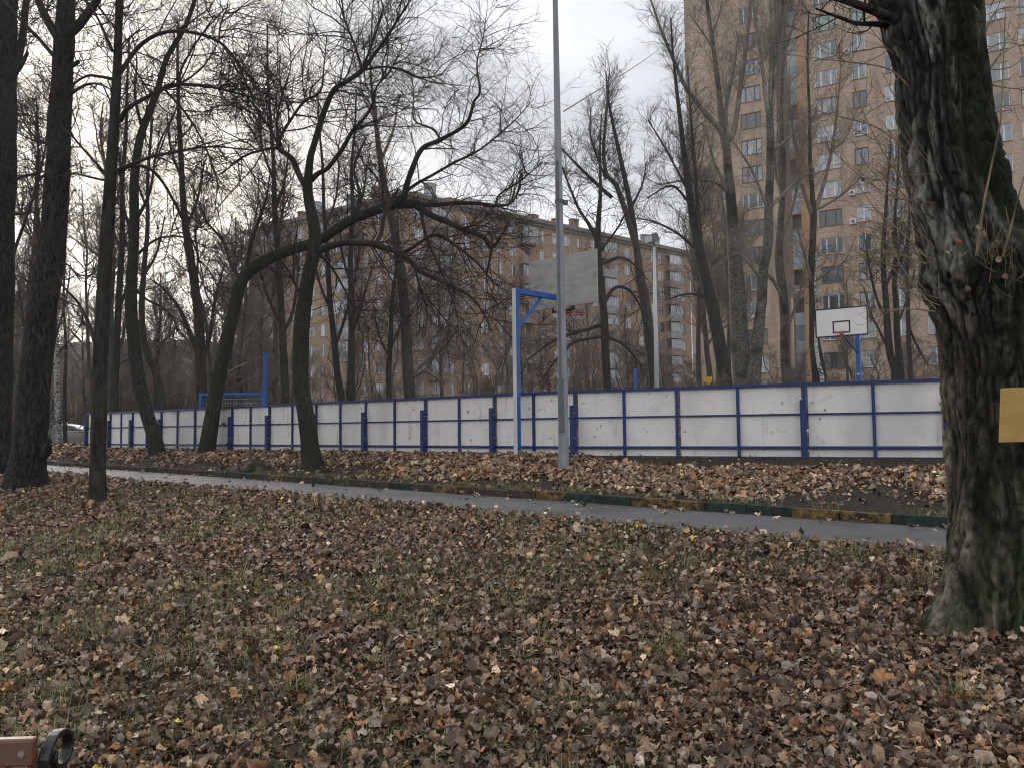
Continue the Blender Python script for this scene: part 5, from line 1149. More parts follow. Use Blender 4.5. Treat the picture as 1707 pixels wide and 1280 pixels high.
bgt('poplar', [(1366, 638, 12), (1362, 600, 11), (1358, 570, 9), (1356, 520, 7), (1355, 489, 6.5), (1353, 440, 6), (1355, 395, 5.5), (1356, 360, 6), (1354, 322, 4), (1351, 280, 3.5), (1350, 240, 3), (1349, 180, 2.6), (1346, 100, 2), (1348, 20, 1.3)], [
    (-.7, (1355, 362, 4.5), (1347, 340, 4), (1340, 318, 3.4), (1332, 290, 2.8), (1327, 250, 2.2), (1318, 190, 1.6), (1315, 120, .9)), (.7, (1357, 355, 4.5), (1366, 330, 3.6), (1378, 290, 3), (1387, 245, 2.5), (1395, 190, 2), (1400, 130, 1.3), (1404, 70, .8)), (.5, (1358, 350, 3), (1380, 340, 2.4), (1410, 320, 1.6), (1440, 290, .9)), (-.7, (1355, 480, 3), (1340, 420, 2), (1325, 370, 1)), (.6, (1356, 470, 3), (1385, 450, 2), (1420, 430, 1)), (.8, (1385, 250, 2), (1410, 230, 1.4), (1430, 180, .8))],
    M['bark'], M['twig_brown'], 'forked poplar with a dark mossy foot left of the white basketball board', 48.0, 37, tk=0.45, **pop)
bgt('bare_tree', [(1493, 631, 6.5), (1488, 605, 6.2), (1483, 585, 6), (1479, 540, 5.5), (1477, 500, 5), (1474, 470, 4.6), (1472, 420, 3.8), (1476, 360, 2.8), (1480, 300, 1.8), (1486, 240, 1)], [(.6, (1478, 530, 3), (1462, 500, 2.4), (1450, 450, 1.8), (1440, 390, 1)), (-.6, (1476, 480, 2.5), (1495, 430, 2), (1505, 370, 1.2)), (.5, (1484, 590, 3), (1465, 550, 2.2), (1450, 520, 1.4), (1440, 480, .8))],
    M['bark'], M['twig'], 'slim dark tree right of the white board, left of a close pair of trunks', 41.0, 38, dens=(6, 5, 3), lens=(1.7, .9, .45), tw=0.006, tk=0.35)
bgt('bare_tree', [(1501, 630, 6), (1498, 590, 5.5), (1495, 550, 5), (1494, 510, 4.6), (1491, 470, 4.2), (1494, 420, 3.4), (1492, 360, 2.6), (1497, 300, 1.8), (1498, 240, 1)], [(.6, (1496, 540, 2.6), (1512, 500, 2), (1525, 450, 1.3)), (-.6, (1493, 460, 2.4), (1510, 410, 1.8), (1520, 350, 1))],
    M['bark'], M['twig'], 'slim dark tree right of the white board, right of a close pair of trunks', 41.3, 39, dens=(6, 5, 3), lens=(1.6, .8, .4), tw=0.006, tk=0.35)
bgt('bare_tree', [(1518, 630, 4), (1515, 570, 3.7), (1514, 533, 3.4), (1513, 480, 3), (1512, 430, 2.5), (1516, 370, 1.8), (1514, 310, 1)], [(.6, (1515, 545, 2), (1530, 580, 1.6), (1545, 605, 1))], M['bark'], M['twig'], 'thin sapling next to the thick mossy trunk behind the fence', 40.0, 40, dens=(6, 5, 3), lens=(1.3, .7, .35), tw=0.007, tk=0.3)
bgt('birch', [(1371, 638, 3.4), (1366, 612, 3.2), (1362, 590, 3), (1360, 560, 2.6), (1361, 520, 2), (1359, 470, 1.4), (1362, 420, .8)], [], M['birch'], M['twig'], 'young white birch stem under the white basketball board', 38.0, 41, dens=(7, 5, 4), lens=(1.1, .6, .3), tw=0.006, tk=0.4)
bgt('bare_tree', [(683, 664, 10), (680, 620, 9.5), (677, 560, 9), (672, 490, 8.5), (665, 430, 8), (654, 370, 7), (642, 320, 6), (634, 267, 5), (628, 220, 4), (622, 170, 3), (618, 120, 2), (616, 60, 1.2)], [
    (.8, (684, 625, 4), (710, 600, 3.4), (735, 570, 2.6), (755, 530, 1.8), (765, 490, 1)), (-.7, (684, 630, 3), (710, 620, 2.4), (740, 640, 1.5)), (.6, (672, 520, 3), (692, 500, 2.4), (705, 470, 1.6)), (-.8, (650, 350, 3), (630, 300, 2.4), (605, 270, 1.6), (590, 230, 1)), (.8, (634, 270, 3), (655, 220, 2.2), (665, 160, 1.3)), (-.5, (676, 550, 3), (655, 510, 2), (640, 470, 1.2)), (.5, (625, 200, 2.2), (605, 160, 1.5), (598, 110, .9))],
    M['bark_grey'], M['twig_brown'], 'large grey brown trunk behind the fence, tallest before the middle of the long block', 42.0, 42, dens=(6, 5, 3), lens=(2.1, 1.0, .5), tw=0.006, tk=0.35)
bgt('bare_tree', [(648, 667, 5), (648, 620, 4.8), (650, 580, 4.5), (652, 543, 4), (655, 493, 3.4), (660, 450, 2.6), (664, 400, 1.8), (662, 340, 1)], [(.5, (650, 580, 2.4), (668, 540, 1.8), (675, 490, 1)), (-.6, (651, 600, 2.4), (632, 560, 1.8), (622, 510, 1))], M['bark'], M['twig'], 'slender dark tree just left of the large grey brown trunk', 40.0, 43, dens=(6, 5, 3), lens=(1.7, .9, .45), tw=0.006, tk=0.3)
bgt('bare_tree', [(569, 668, 6), (562, 620, 5.5), (556, 560, 5), (550, 500, 4.5), (546, 430, 4), (540, 350, 3.2), (538, 280, 2.4), (532, 210, 1.6), (530, 150, 1)], [(.6, (558, 580, 3), (575, 530, 2.4), (590, 470, 1.6), (600, 410, 1)), (-.6, (552, 520, 2.6), (532, 470, 2), (520, 410, 1.2)), (.6, (542, 380, 2.4), (560, 330, 1.8), (565, 270, 1))], M['bark'], M['twig'], 'left one of two close dark trunks behind the fence right of the double curved tree', 39.0, 44, dens=(6, 5, 3), lens=(1.9, .9, .45), tw=0.006, tk=0.3)
bgt('bare_tree', [(583, 666, 6.5), (585, 620, 6), (586, 560, 5.4), (586, 500, 5), (584, 430, 4.3), (588, 350, 3.4), (586, 280, 2.6), (592, 210, 1.8), (594, 150, 1)], [(.6, (586, 560, 3), (605, 500, 2.4), (620, 450, 1.6), (636, 420, 1)), (-.6, (586, 480, 2.6), (570, 420, 2), (566, 360, 1.2)), (.6, (588, 380, 2.4), (606, 320, 1.8), (612, 270, 1))], M['bark'], M['twig'], 'right one of two close dark trunks behind the fence right of the double curved tree', 38.0, 45, dens=(6, 5, 3), lens=(1.9, .9, .45), tw=0.006, tk=0.3)
bgt('bare_tree', [(476, 672, 7), (474, 620, 6.5), (471, 560, 6), (468, 500, 5.5), (464, 430, 5), (458, 350, 4.2), (456, 270, 3.4), (450, 190, 2.6), (446, 110, 1.8), (446, 40, 1)], [(.7, (470, 560, 3.4), (488, 520, 2.8), (496, 460, 2), (500, 400, 1.2)), (-.6, (468, 540, 3), (448, 500, 2.4), (430, 440, 1.6)), (.6, (458, 350, 2.8), (475, 300, 2), (482, 240, 1.2)), (-.6, (456, 300, 2.4), (438, 250, 1.8), (430, 190, 1))], M['bark'], M['twig'], 'dark trunk behind the fence between the tall blue post and the double curved tree', 36.0, 46, dens=(6, 5, 3), lens=(2.0, 1.0, .5), tw=0.006, tk=0.3)
bgt('bare_tree', [(336, 655, 9), (334, 600, 8.5), (332, 543, 8), (325, 480, 7), (317, 427, 6.5), (310, 383, 6), (305, 330, 5), (302, 267, 4.4), (298, 187, 3.4), (296, 110, 2.4), (297, 40, 1.5)], [(.7, (332, 590, 5), (312, 545, 4), (296, 510, 3), (270, 480, 2), (250, 465, 1)), (-.7, (334, 610, 4), (350, 560, 3), (358, 500, 2.2), (375, 440, 1.2)), (.6, (310, 383, 3), (330, 330, 2.2), (340, 270, 1.3)), (-.6, (304, 300, 2.8), (285, 250, 2), (278, 190, 1.2))], M['bark'], M['twig'], 'forked dark trunk rising behind the blue goal frame', 37.0, 47, dens=(6, 5, 3), lens=(2.0, 1.0, .5), tw=0.006, tk=0.3)
bgt('bare_tree', [(268, 682, 7), (266, 650, 6.6), (258, 615, 6.2), (248, 595, 6), (240, 570, 5.5), (236, 520, 5), (240, 450, 4.2), (246, 380, 3.6), (246, 300, 2.8), (252, 220, 2), (252, 150, 1.2)], [(.6, (240, 560, 3), (222, 520, 2.2), (212, 460, 1.3)), (-.6, (240, 460, 2.6), (262, 420, 2), (275, 360, 1.2)), (.6, (246, 350, 2.4), (228, 300, 1.8), (224, 240, 1))], M['bark'], M['twig'], 'kinked mossy trunk close behind the greenish leaning tree', 34.0, 48, dens=(6, 5, 3), lens=(1.8, 1.0, .55), tw=0.0055, tk=0.3)
bgt('bare_tree', [(190, 690, 7), (191, 640, 6.6), (193, 590, 6.2), (197, 520, 5.5), (201, 450, 5), (204, 380, 4.4), (204, 300, 3.6), (210, 220, 2.8), (212, 140, 2), (216, 60, 1.2)], [(.6, (197, 520, 3), (214, 470, 2.2), (222, 410, 1.3)), (-.6, (202, 420, 2.6), (184, 370, 2), (180, 300, 1.2))], M['bark'], M['twig'], 'dark upright trunk right beside the slim straight trunk, further back', 35.0, 49, dens=(6, 5, 3), lens=(1.8, 1.0, .55), tw=0.0055, tk=0.3)
bgt('birch', [(97, 742, 5), (97, 700, 4.8), (95, 650, 4.6), (94, 600, 5), (92, 550, 4.5), (95, 480, 3.8), (93, 400, 3), (97, 320, 2.2), (98, 240, 1.3)], [(.6, (94, 560, 2), (110, 500, 1.5), (118, 440, .9)), (-.6, (94, 480, 2), (78, 430, 1.5), (74, 370, .9))], M['birch'], M['twig'], 'white birch trunk standing before the parked car', 48.0, 50, dens=(6, 5, 3), lens=(1.6, .8, .4), tw=0.006, tk=0.4)
bgt('bare_tree', [(109, 742, 3.4), (108, 690, 3.1), (108, 640, 2.8), (110, 580, 2.4), (106, 500, 1.9), (110, 420, 1.2)], [], M['bark'], M['twig'], 'thin dark stem right of the white birch by the car', 49.0, 51, dens=(6, 5, 3), lens=(1.4, .7, .35), tw=0.006, tk=0.4)
bgt('bare_tree', [(20, 745, 7), (34, 690, 6.5), (46, 640, 6), (58, 590, 5.5), (64, 540, 5), (62, 470, 4.2), (66, 400, 3.4), (60, 320, 2.6), (64, 240, 1.8), (60, 160, 1)], [(.6, (58, 590, 3), (40, 540, 2.4), (30, 470, 1.5))], M['bark'], M['twig'], 'dark leaning tree seen between the two thick trunks on the left', 32.0, 52, dens=(6, 5, 3), lens=(1.8, 1.0, .55), tw=0.0055, tk=0.3)

# ---- shared bare trees for the wood and the yards
def proto_tree(h, r, g, first=0.25, nl=24, ll=0.32, ang=0.85, up=0.10, tw=0.008, lean=0.04, stems=1):
    T = Tree()
    for s_ in range(stems):
        z = np.linspace(-0.3, h * g.uniform(0.85, 1), 16); f = np.clip(z / h, 0, 1); l = lean if stems == 1 else 0.13
        a_ = g.uniform(0, 2 * PI); wx, wy = np.cumsum(g.normal(size=16)) * 0.06, np.cumsum(g.normal(size=16)) * 0.06
        P = np.stack([np.cos(a_) * l * z + wx * f * 2 + (0.25 * math.cos(a_) if stems > 1 else 0), np.sin(a_) * l * z + wy * f * 2 + (0.25 * math.sin(a_) if stems > 1 else 0), z], -1); R = r * (1 - 0.93 * f) * (1 if stems == 1 else 0.6) + 0.012; R[0] *= 1.25
        T.t.append(tubes(P[None], R[None], 8, 0.05, 3))
        P1, R1 = shoots(P[None], R[None], nl // stems + 2, h * ll, ang, up, 7, 0.16, g, f0=first, f1=0.97, rfac=0.8, rmin=0.016, lfall=0.6); T.c.append(tubes(P1, R1, 4))
        P2, R2 = shoots(P1, R1, 7, h * ll * 0.42, 0.75, up * 0.7, 5, 0.18, g, f0=0.15, rmin=0.010, rfac=0.6); T.c.append(tubes(P2, R2, 3))
        P3, R3 = shoots(P2, R2, 6, h * ll * 0.2, 0.75, 0.04, 3, 0.2, g, f0=0.1, rmin=tw, rfac=0.4); T.c.append(tubes(P3, R3, 3))
        P4, R4 = shoots(P3, R3, 2, h * ll * 0.11, 0.7, 0.02, 2, 0.2, g, f0=0.2, rmin=tw * 0.8, rfac=0.3); T.c.append(tubes(P4, R4, 3))
    return T
PG = np.random.default_rng(404)
specs = [('bare_tree', 15, 0.17, dict(first=0.25), 'bark', 'twig_brown'), ('bare_tree', 17, 0.20, dict(first=0.3, ll=0.28, up=0.14), 'bark_grey', 'twig_brown'), ('bare_tree', 13, 0.14, dict(first=0.2, ll=0.34), 'bark', 'twig_brown'),
         ('bare_tree', 18, 0.18, dict(first=0.35, ll=0.24, ang=0.7, up=0.2), 'bark_grey', 'twig_brown'), ('bare_tree', 14, 0.18, dict(stems=2, first=0.2), 'bark_grey', 'twig_brown'),
         ('bare_shrub', 5.5, 0.07, dict(stems=4, first=0.1, ll=0.3, tw=0.006, nl=28), 'bark_grey', 'twig_brown'), ('bare_shrub', 4.0, 0.06, dict(stems=5, first=0.08, ll=0.34, tw=0.006, nl=30), 'bark_grey', 'twig_brown')]
PT = []
for nm, h, r, kw, mt, mc in specs:
    T = proto_tree(h, r, PG, **kw); V, F = Tree._join(T.t); tm = np_mesh('trunk', V, F, M[mt], smooth=True); V, F = Tree._join(T.c); cm = np_mesh('crown', V, F, M[mc], smooth=True); PT.append((nm, tm, cm, h))
def plant(k, x, y, s, label, group, rz=None):
    nm, tm, cm, h = PT[k]
    o = empty(nm, (x, y, float(gz(x, y, False))), label, 'tree' if nm == 'bare_tree' else 'shrub', group, rz=PG.uniform(0, 6.28) if rz is None else rz); o.scale = (s, s, s * PG.uniform(0.92, 1.08))
    t_ = tm; obj('trunk', t_, o); obj('crown', cm, o); return o
ORD = ['first', 'second', 'third', 'fourth', 'fifth', 'sixth', 'seventh', 'eighth', 'ninth', 'tenth', 'eleventh', 'twelfth', 'thirteenth', 'fourteenth', 'fifteenth', 'sixteenth', 'seventeenth', 'eighteenth', 'nineteenth', 'twentieth', 'twenty first', 'twenty second', 'twenty third', 'twenty fourth', 'twenty fifth', 'twenty sixth']
def scatter(n, pxr, Yr, kinds, label, group, smin=0.75, smax=1.15, mind=2.6, key=None):
    done = []; tries = 0; made = []
    while len(done) < n and tries < 4000:
        tries += 1; Y = PG.uniform(*Yr); px = PG.uniform(*pxr); x = (px - CX) / FPX * Y
        if key and not key(px, Y, x): continue
        if any((x - a) ** 2 + (Y - b) ** 2 < mind ** 2 for a, b in done): continue
        done.append((x, Y)); made.append((px, plant(int(PG.choice(kinds)), x, Y, PG.uniform(smin, smax), label, group)))
    vis = sorted([m for m in made if 10 < m[0] < 1690], key=lambda m: m[0])
    if len(vis) <= 26:
        for q, (px, o) in enumerate(vis): o['label'] = label + ', ' + ORD[q] + ' from the left'
scatter(25, (-60, 420), (40, 75), [0, 1, 2, 3, 4], 'bare tree in the wood behind the left end of the rink', 'bare trees in the wood on the left', key=lambda px, Y, x: not (60 < px < 150 and Y < 66))
scatter(13, (420, 900), (46, 90), [0, 1, 2, 4, 3], 'bare tree standing in the yard before the long apartment block', 'bare trees before the long block', smin=0.7, smax=1.0)
scatter(8, (900, 1170), (55, 110), [0, 1, 2, 4], 'bare tree in the yard between the long block and the tower', 'bare trees between the blocks', smin=0.7, smax=0.95)
scatter(6, (1140, 1240), (52, 72), [3, 1, 3], 'tall thin bare tree against the left edge of the tower', 'thin trees by the tower edge', smin=0.9, smax=1.25, mind=1.5)
scatter(8, (1330, 1800), (44, 70), [1, 2, 3, 4], 'bare tree growing close to the foot of the tower', 'bare trees at the foot of the tower', smin=0.6, smax=0.9)
scatter(24, (330, 1150), (38, 60), [5, 6], 'bare bushy shrub in the yard behind the rink', 'bare shrubs behind the rink', mind=1.8)
scatter(18, (1130, 1650), (40, 60), [5, 6], 'bare bushy shrub between the poplars and the tower', 'bare shrubs at the tower', mind=1.6)
scatter(36, (-60, 420), (44, 80), [5, 6], 'bare shrub under the left hand wood', 'shrubs in the left wood', mind=2.0, key=lambda px, Y, x: not (55 < px < 150 and Y < 66))

# ---- far wood closing the view on the left and middle
def far_wood():
    g = np.random.default_rng(8); Vs, Fs, b = [], [], 0
    src = []
    for k in range(3):
        T = Tree(); z = np.linspace(-0.3, 14, 8); P = np.stack([np.cumsum(g.normal(size=8)) * 0.15, np.cumsum(g.normal(size=8)) * 0.15, z], -1); R = 0.17 * (1 - 0.9 * np.clip(z / 14, 0, 1))
        T.c.append(tubes(P[None], R[None], 5)); P1, R1 = shoots(P[None], R[None], 26, 4.2, 0.85, 0.1, 4, 0.18, g, f0=0.1, rmin=0.03, lfall=0.5); T.c.append(tubes(P1, R1, 3))
        P2, R2 = shoots(P1, R1, 9, 1.9, 0.8, 0.05, 3, 0.2, g, rmin=0.026); T.c.append(tubes(P2, R2, 3)); P3, R3 = shoots(P2, R2, 2, 1.0, 0.8, 0.03, 1, 0.2, g, rmin=0.024); T.c.append(tubes(P3, R3, 3)); src.append(Tree._join(T.c))
    bush = []
    for k in range(2):
        T = Tree()
        for q in range(5):
            z = np.linspace(-0.3, 6, 6); a = g.uniform(0, 6.28); P = np.stack([np.cos(a) * 0.25 * z, np.sin(a) * 0.25 * z, z], -1); R = 0.05 * (1 - 0.8 * np.clip(z / 6, 0, 1)); T.c.append(tubes(P[None], R[None], 3))
            P1, R1 = shoots(P[None], R[None], 14, 2.4, 0.8, 0.1, 3, 0.2, g, f0=0.05, rmin=0.02, lfall=0.4); T.c.append(tubes(P1, R1, 3)); P2, R2 = shoots(P1, R1, 7, 1.1, 0.8, 0.05, 2, 0.25, g, rmin=0.014); T.c.append(tubes(P2, R2, 3))
        bush.append(Tree._join(T.c))
    for k in range(34):
        Y = g.uniform(70, 135); px = g.uniform(-330, 430); x = (px - CX) / FPX * Y; V, F = src[int(g.integers(3))]; a = g.uniform(0, 6.28); s = g.uniform(0.5, 0.95)
        R = np.array([[math.cos(a), -math.sin(a), 0], [math.sin(a), math.cos(a), 0], [0, 0, 1]]); Vs.append(V @ R.T * s + [x, Y, 0.93 + 13.0 * float(smooth((Y - 95) / 45)) * float(smooth((-34 - x) / 14))]); Fs.append(F + b); b += len(V)
    for k in range(36):
        Y = g.uniform(62, 110); px = g.uniform(-330, 430); x = (px - CX) / FPX * Y; V, F = bush[int(g.integers(2))]; a = g.uniform(0, 6.28); s = g.uniform(0.8, 1.5)
        R = np.array([[math.cos(a), -math.sin(a), 0], [math.sin(a), math.cos(a), 0], [0, 0, 1]]); Vs.append(V @ R.T * s + [x, Y, 0.93]); Fs.append(F + b); b += len(V)
    o = obj('far_wood', np_mesh('far_wood', np.vstack(Vs), np.vstack(Fs), M['twig_brown'])); tag(o, 'far bare wood reading as one grey brown mass on the left', None, None, 'stuff')
far_wood()
gx = np.linspace(-150, -28, 90); gy = np.linspace(88, 190, 40); GX, GY = np.meshgrid(gx, gy, indexing='ij')
prf = smooth((GY - 92) / 45) * smooth((-34 - GX) / 14)
GZ = 0.7 + prf * (15.5 + 5.0 * (fbm(GX * 0.05, GY * 0.05, seed=90) - 0.5)) + prf * 2.6 * (vnoise(GX * 0.45, GY * 0.45, seed=91) - 0.4) + prf * 2.6 * (vnoise(GX * 1.2, GY * 1.2, seed=92) - 0.5)
I = np.arange(GX.size).reshape(GX.shape)
wh = obj('wooded_hill', np_mesh('wooded_hill', np.stack([GX, GY, GZ], -1).reshape(-1, 3), np.stack([I[:-1, :-1], I[1:, :-1], I[1:, 1:], I[:-1, 1:]], -1).reshape(-1, 4), M['hill'], smooth=False))
tag(wh, 'far wooded rise closing the view on the left', None, None, 'structure')
#@@LEAVES

# ------------------------------------------------------------------ fallen leaves, grass
def leaf_outline(kind):
    if kind == 0:      # maple
        pol = [(0, 0.0), (0.10, 0.28), (0.28, 0.22), (0.42, 0.50), (0.20, 0.42), (0.30, 0.62), (0.55, 0.95), (0.40, 0.36)]
        pts = [(-0.05, -0.45), (0.22, -0.38), (0.20, -0.25), (0.52, -0.18), (0.36, 0.04), (0.50, 0.22), (0.22, 0.20), (0.0, 0.58), (-0.22, 0.20), (-0.50, 0.24), (-0.36, 0.04), (-0.52, -0.16), (-0.2, -0.25), (-0.24, -0.38)]
    elif kind == 1:    # oval poplar or lime
        pts = [(0, -0.5), (0.24, -0.36), (0.36, -0.08), (0.28, 0.22), (0.0, 0.52), (-0.28, 0.22), (-0.36, -0.08), (-0.24, -0.36)]
    elif kind == 2:    # torn, folded scrap
        pts = [(-0.1, -0.45), (0.3, -0.3), (0.22, 0.0), (0.42, 0.25), (0.0, 0.42), (-0.3, 0.3), (-0.42, -0.05)]
    else:              # small, for far away
        pts = [(-0.05, -0.42), (0.38, -0.1), (0.2, 0.36), (-0.18, 0.34), (-0.4, -0.08)]
    return np.array(pts, float)
def leaf_template(kind, g):
    o = leaf_outline(kind); n = len(o); V = np.vstack([[0, 0], o])
    x, y = V[:, 0], V[:, 1]; c1, c2 = g.uniform(-0.2, 1.5), g.uniform(-0.5, 1.2)
    z = c1 * x * x + c2 * y * y + g.uniform(-0.6, 0.6) * x * y + 0.14 * g.normal(size=n + 1); z[0] = 0.0 if kind > 1 else -0.03
    F = np.array([(0, 1 + i, 1 + (i + 1) % n) for i in range(n)])
    return np.stack([x, y, z], -1), F
PAL = 1.62 * np.array([1.10, 0.985, 0.82]) * np.array([(.125, .098, .078), (.085, .066, .052), (.045, .033, .026), (.165, .13, .10), (.225, .165, .115), (.165, .092, .052), (.205, .115, .062), (.24, .205, .17), (.105, .055, .032), (.14, .13, .125), (.42, .33, .07)])
PW = np.array([.22, .21, .21, .11, .075, .05, .025, .045, .06, .075, .002]); PW /= PW.sum()
PW2 = np.array([.17, .12, .09, .15, .17, .08, .05, .06, .07, .05, .002]); PW2 /= PW2.sum()
def leaf_cloud(x, y, kinds, size, g, w=PW, lift=0.035, tilt=0.72, nvar=6):
    Vs, Fs, Cs, b = [], [], [], 0; n = len(x); sel = g.integers(0, len(kinds) * nvar, n)
    z = gz(x, y)
    e = 0.05; nx = (gz(x + e, y) - gz(x - e, y)) / (2 * e); ny = (gz(x, y + e) - gz(x, y - e)) / (2 * e)
    for q in range(len(kinds) * nvar):
        m = sel == q; k = int(m.sum())
        if not k: continue
        T, F = leaf_template(kinds[q % len(kinds)], g)
        yaw = g.uniform(0, 2 * PI, k); tx = g.normal(0, tilt, k); ty = g.normal(0, tilt, k); s = size * np.exp(g.normal(-0.06, 0.32, k))
        flip = np.where(g.random(k) < 0.35, -1.0, 1.0)
        P = T[None] * s[:, None, None]; P[..., 2] *= flip[:, None]
        cx, sx = np.cos(tx)[:, None], np.sin(tx)[:, None]; Y1 = P[..., 1] * cx - P[..., 2] * sx; Z1 = P[..., 1] * sx + P[..., 2] * cx
        cy, sy = np.cos(ty)[:, None], np.sin(ty)[:, None]; X1 = P[..., 0] * cy + Z1 * sy; Z2 = -P[..., 0] * sy + Z1 * cy
        cz, sz = np.cos(yaw)[:, None], np.sin(yaw)[:, None]; X2 = X1 * cz - Y1 * sz; Y2 = X1 * sz + Y1 * cz
        low = Z2.min(1); zz = z[m] - 0.3 * low + g.uniform(-0.01, lift, k)
        Vv = np.stack([x[m][:, None] + X2, y[m][:, None] + Y2, zz[:, None] + Z2 + nx[m][:, None] * X2 + ny[m][:, None] * Y2], -1)
        c = PAL[g.choice(len(PAL), k, p=w)] * np.exp(g.normal(-0.05, 0.42, k))[:, None]
        C = c[:, None, :] * np.exp(g.normal(0, 0.17, (k, len(T), 1)))
        Vs.append(Vv.reshape(-1, 3)); Cs.append(C.reshape(-1, 3)); Fs.append((F[None] + (np.arange(k) * len(T))[:, None, None]).reshape(-1, 3) + b); b += k * len(T)
    return np.vstack(Vs), np.vstack(Fs), np.vstack(Cs)
LG = np.random.default_rng(2024)
def frustum(x, y, m=1.0): return (np.abs(x) < 0.63 * y + m) & (y > 1.2)
def sample(n, s0, s1, t0, t1, ymin, ymax):
    s = LG.uniform(s0, s1, n); t = LG.uniform(t0, t1, n); x, y = xy(s, t); k = frustum(x, y) & (y > ymin) & (y < ymax); return x[k], y[k]
def sampleY(dens, y0, y1, smax=S_NEAR + 0.05):
    A = 2 * (0.63 * y1 + 1) * (y1 - y0); n = int(A * dens); y = LG.uniform(y0, y1, n); x = LG.uniform(-(0.63 * y1 + 1), 0.63 * y1 + 1, n); s, t = st(x, y)
    k = frustum(x, y) & (s < smax + 0.1 * LG.normal(size=n)); return x[k], y[k]
parts_ = []
def green(x, y): return fbm(x * 0.55 + 3, y * 0.55, seed=61, octv=3) + 0.25 * (vnoise(x * 2.2, y * 2.2, seed=62) - 0.5)
for y0, y1, dens, kinds, size in ((1.3, 4.5, 2300, (0, 1, 2, 2, 3, 3), 0.046), (4.5, 7, 1400, (0, 2, 3, 3), 0.050), (7, 11, 900, (3,), 0.056), (11, 17, 480, (3,), 0.068), (17, 34, 220, (3,), 0.095)):
    x, y = sampleY(dens, y0, y1); k = LG.random(len(x)) < 1 - 0.5 * smooth((green(x, y) - 0.50) / 0.12); x, y = x[k], y[k]
    parts_.append(leaf_cloud(x, y, kinds, size, LG))
def litter(parts, name, label):
    V, F, C, b = [], [], [], 0
    for v, f, c in parts: V.append(v); F.append(f + b); C.append(c); b += len(v)
    o = obj(name, np_mesh(name, np.vstack(V), np.vstack(F), M['leaf'], col=np.vstack(C))); tag(o, label, None, None, 'stuff'); return o
litter(parts_, 'fallen_leaves', 'thick carpet of dead brown leaves on the near side of the path')
# bank between kerb and fence: leafier towards the fence, bare soil near the kerb and on the right
pb_ = []
for t0, t1, dens, kinds, size in ((-4, 6, 900, (1, 2), 0.078), (6, 14, 700, (2, 3), 0.085), (14, 34, 380, (3,), 0.10)):
    n = int((t1 - t0) * 4.5 * dens); s = LG.uniform(S_BANK, 14.2, n); t = LG.uniform(t0, t1, n); x, y = xy(s, t); sf = sfence(t)
    d = s - S_BANK; bare = fbm(x * 0.9, y * 0.9, seed=71, octv=3)
    pr = 0.05 + 1.1 * smooth((d - 0.42 + 2.0 * (bare - 0.5)) / 0.7)
    rgt = smooth((4.4 - t - 0.75 * d) / 1.6); pr = pr * (1 - rgt * (0.60 + 0.34 * smooth((bare - 0.40) / 0.1)))
    ap = smooth((8.0 - t) / 3) * 1.25; k = frustum(x, y) & (LG.random(n) < pr) & (s < sf - 0.05 - ap * LG.uniform(0.8, 1.05, n))
    pb_.append(leaf_cloud(x[k], y[k], kinds, size, LG, w=PW2, tilt=0.5, lift=0.025))
t = LG.uniform(-4, 8, 60); s = sfence(t) - LG.uniform(0.05, 0.9, 60); x, y = xy(s, t); pb_.append(leaf_cloud(x, y, (1, 2), 0.07, LG, tilt=0.2))
litter(pb_, 'fallen_leaves', 'brown leaves lying on the bank between the kerb and the rink fence')
# far ground left of the rink
x = LG.uniform(-30, -11, 9000); y = LG.uniform(24, 60, 9000); s_, t_ = st(x, y); k = (s_ > S_BANK + 0.1) & ((s_ < sfence(t_) - 0.1) | (t_ > 30.0)) & frustum(x, y) & ((t_ > 30) | (t_ < 34))
litter([leaf_cloud(x[k], y[k], (3,), 0.16, LG, w=PW2, tilt=0.3)], 'fallen_leaves', 'dead leaves covering the ground beyond the left end of the rink')
# stray leaves on the path
pth_ = []
t = LG.uniform(-4, 34, 230); s = S_KERB - np.abs(LG.normal(0, 0.35, 230)); k = s > S_NEAR; t2 = LG.uniform(-4, 34, 90); s2 = S_NEAR + np.abs(LG.normal(0, 0.4, 90))
t = np.concatenate([t[k], t2]); s = np.concatenate([s[k], s2]); x, y = xy(s, t); k = frustum(x, y) & (s < S_KERB - 0.03)
v, f, c = leaf_cloud(x[k], y[k], (0, 1, 2), 0.075, LG, tilt=0.15); v[:, 2] += 0.016
litter([(v, f, c)], 'fallen_leaves', 'few stray leaves scattered on the asphalt path')

# single leaves that show largest, in front
lm = []
for q in range(26):
    kind = (0, 0, 0, 1, 2)[q % 5]; T, F = leaf_template(kind, LG); c = PAL[[5, 6, 4, 0, 7, 3, 9, 8, 4, 6, 1, 3, 10][q % 13]] * LG.uniform(0.85, 1.2)
    me = np_mesh('leaf', T, F, M['leaf'], smooth=False, col=np.tile(c, (len(T), 1)) * np.exp(LG.normal(0, 0.08, (len(T), 1)))); lm.append(me)
cnt = 0
while cnt < 300:
    y = LG.uniform(2.4, 6.2) ; x = LG.uniform(-1, 1) * (0.63 * y)
    if y > 4.6 and LG.random() < 0.5: continue
    i = int(LG.integers(26))
    if i % 13 == 12 and LG.random() < 0.85: continue
    sz = float(LG.uniform(0.050, 0.078)) * (0.6 if i % 13 == 12 else 1); o = obj('leaf', lm[i], ground, (x, y, float(gz(np.array([x]), np.array([y]))[0]) + 0.024 + 0.014 * LG.random()))
    o.scale = (sz, sz, sz); o.rotation_euler = (float(LG.normal(0, 0.25)), float(LG.normal(0, 0.25)), float(LG.uniform(0, 6.28))); cnt += 1
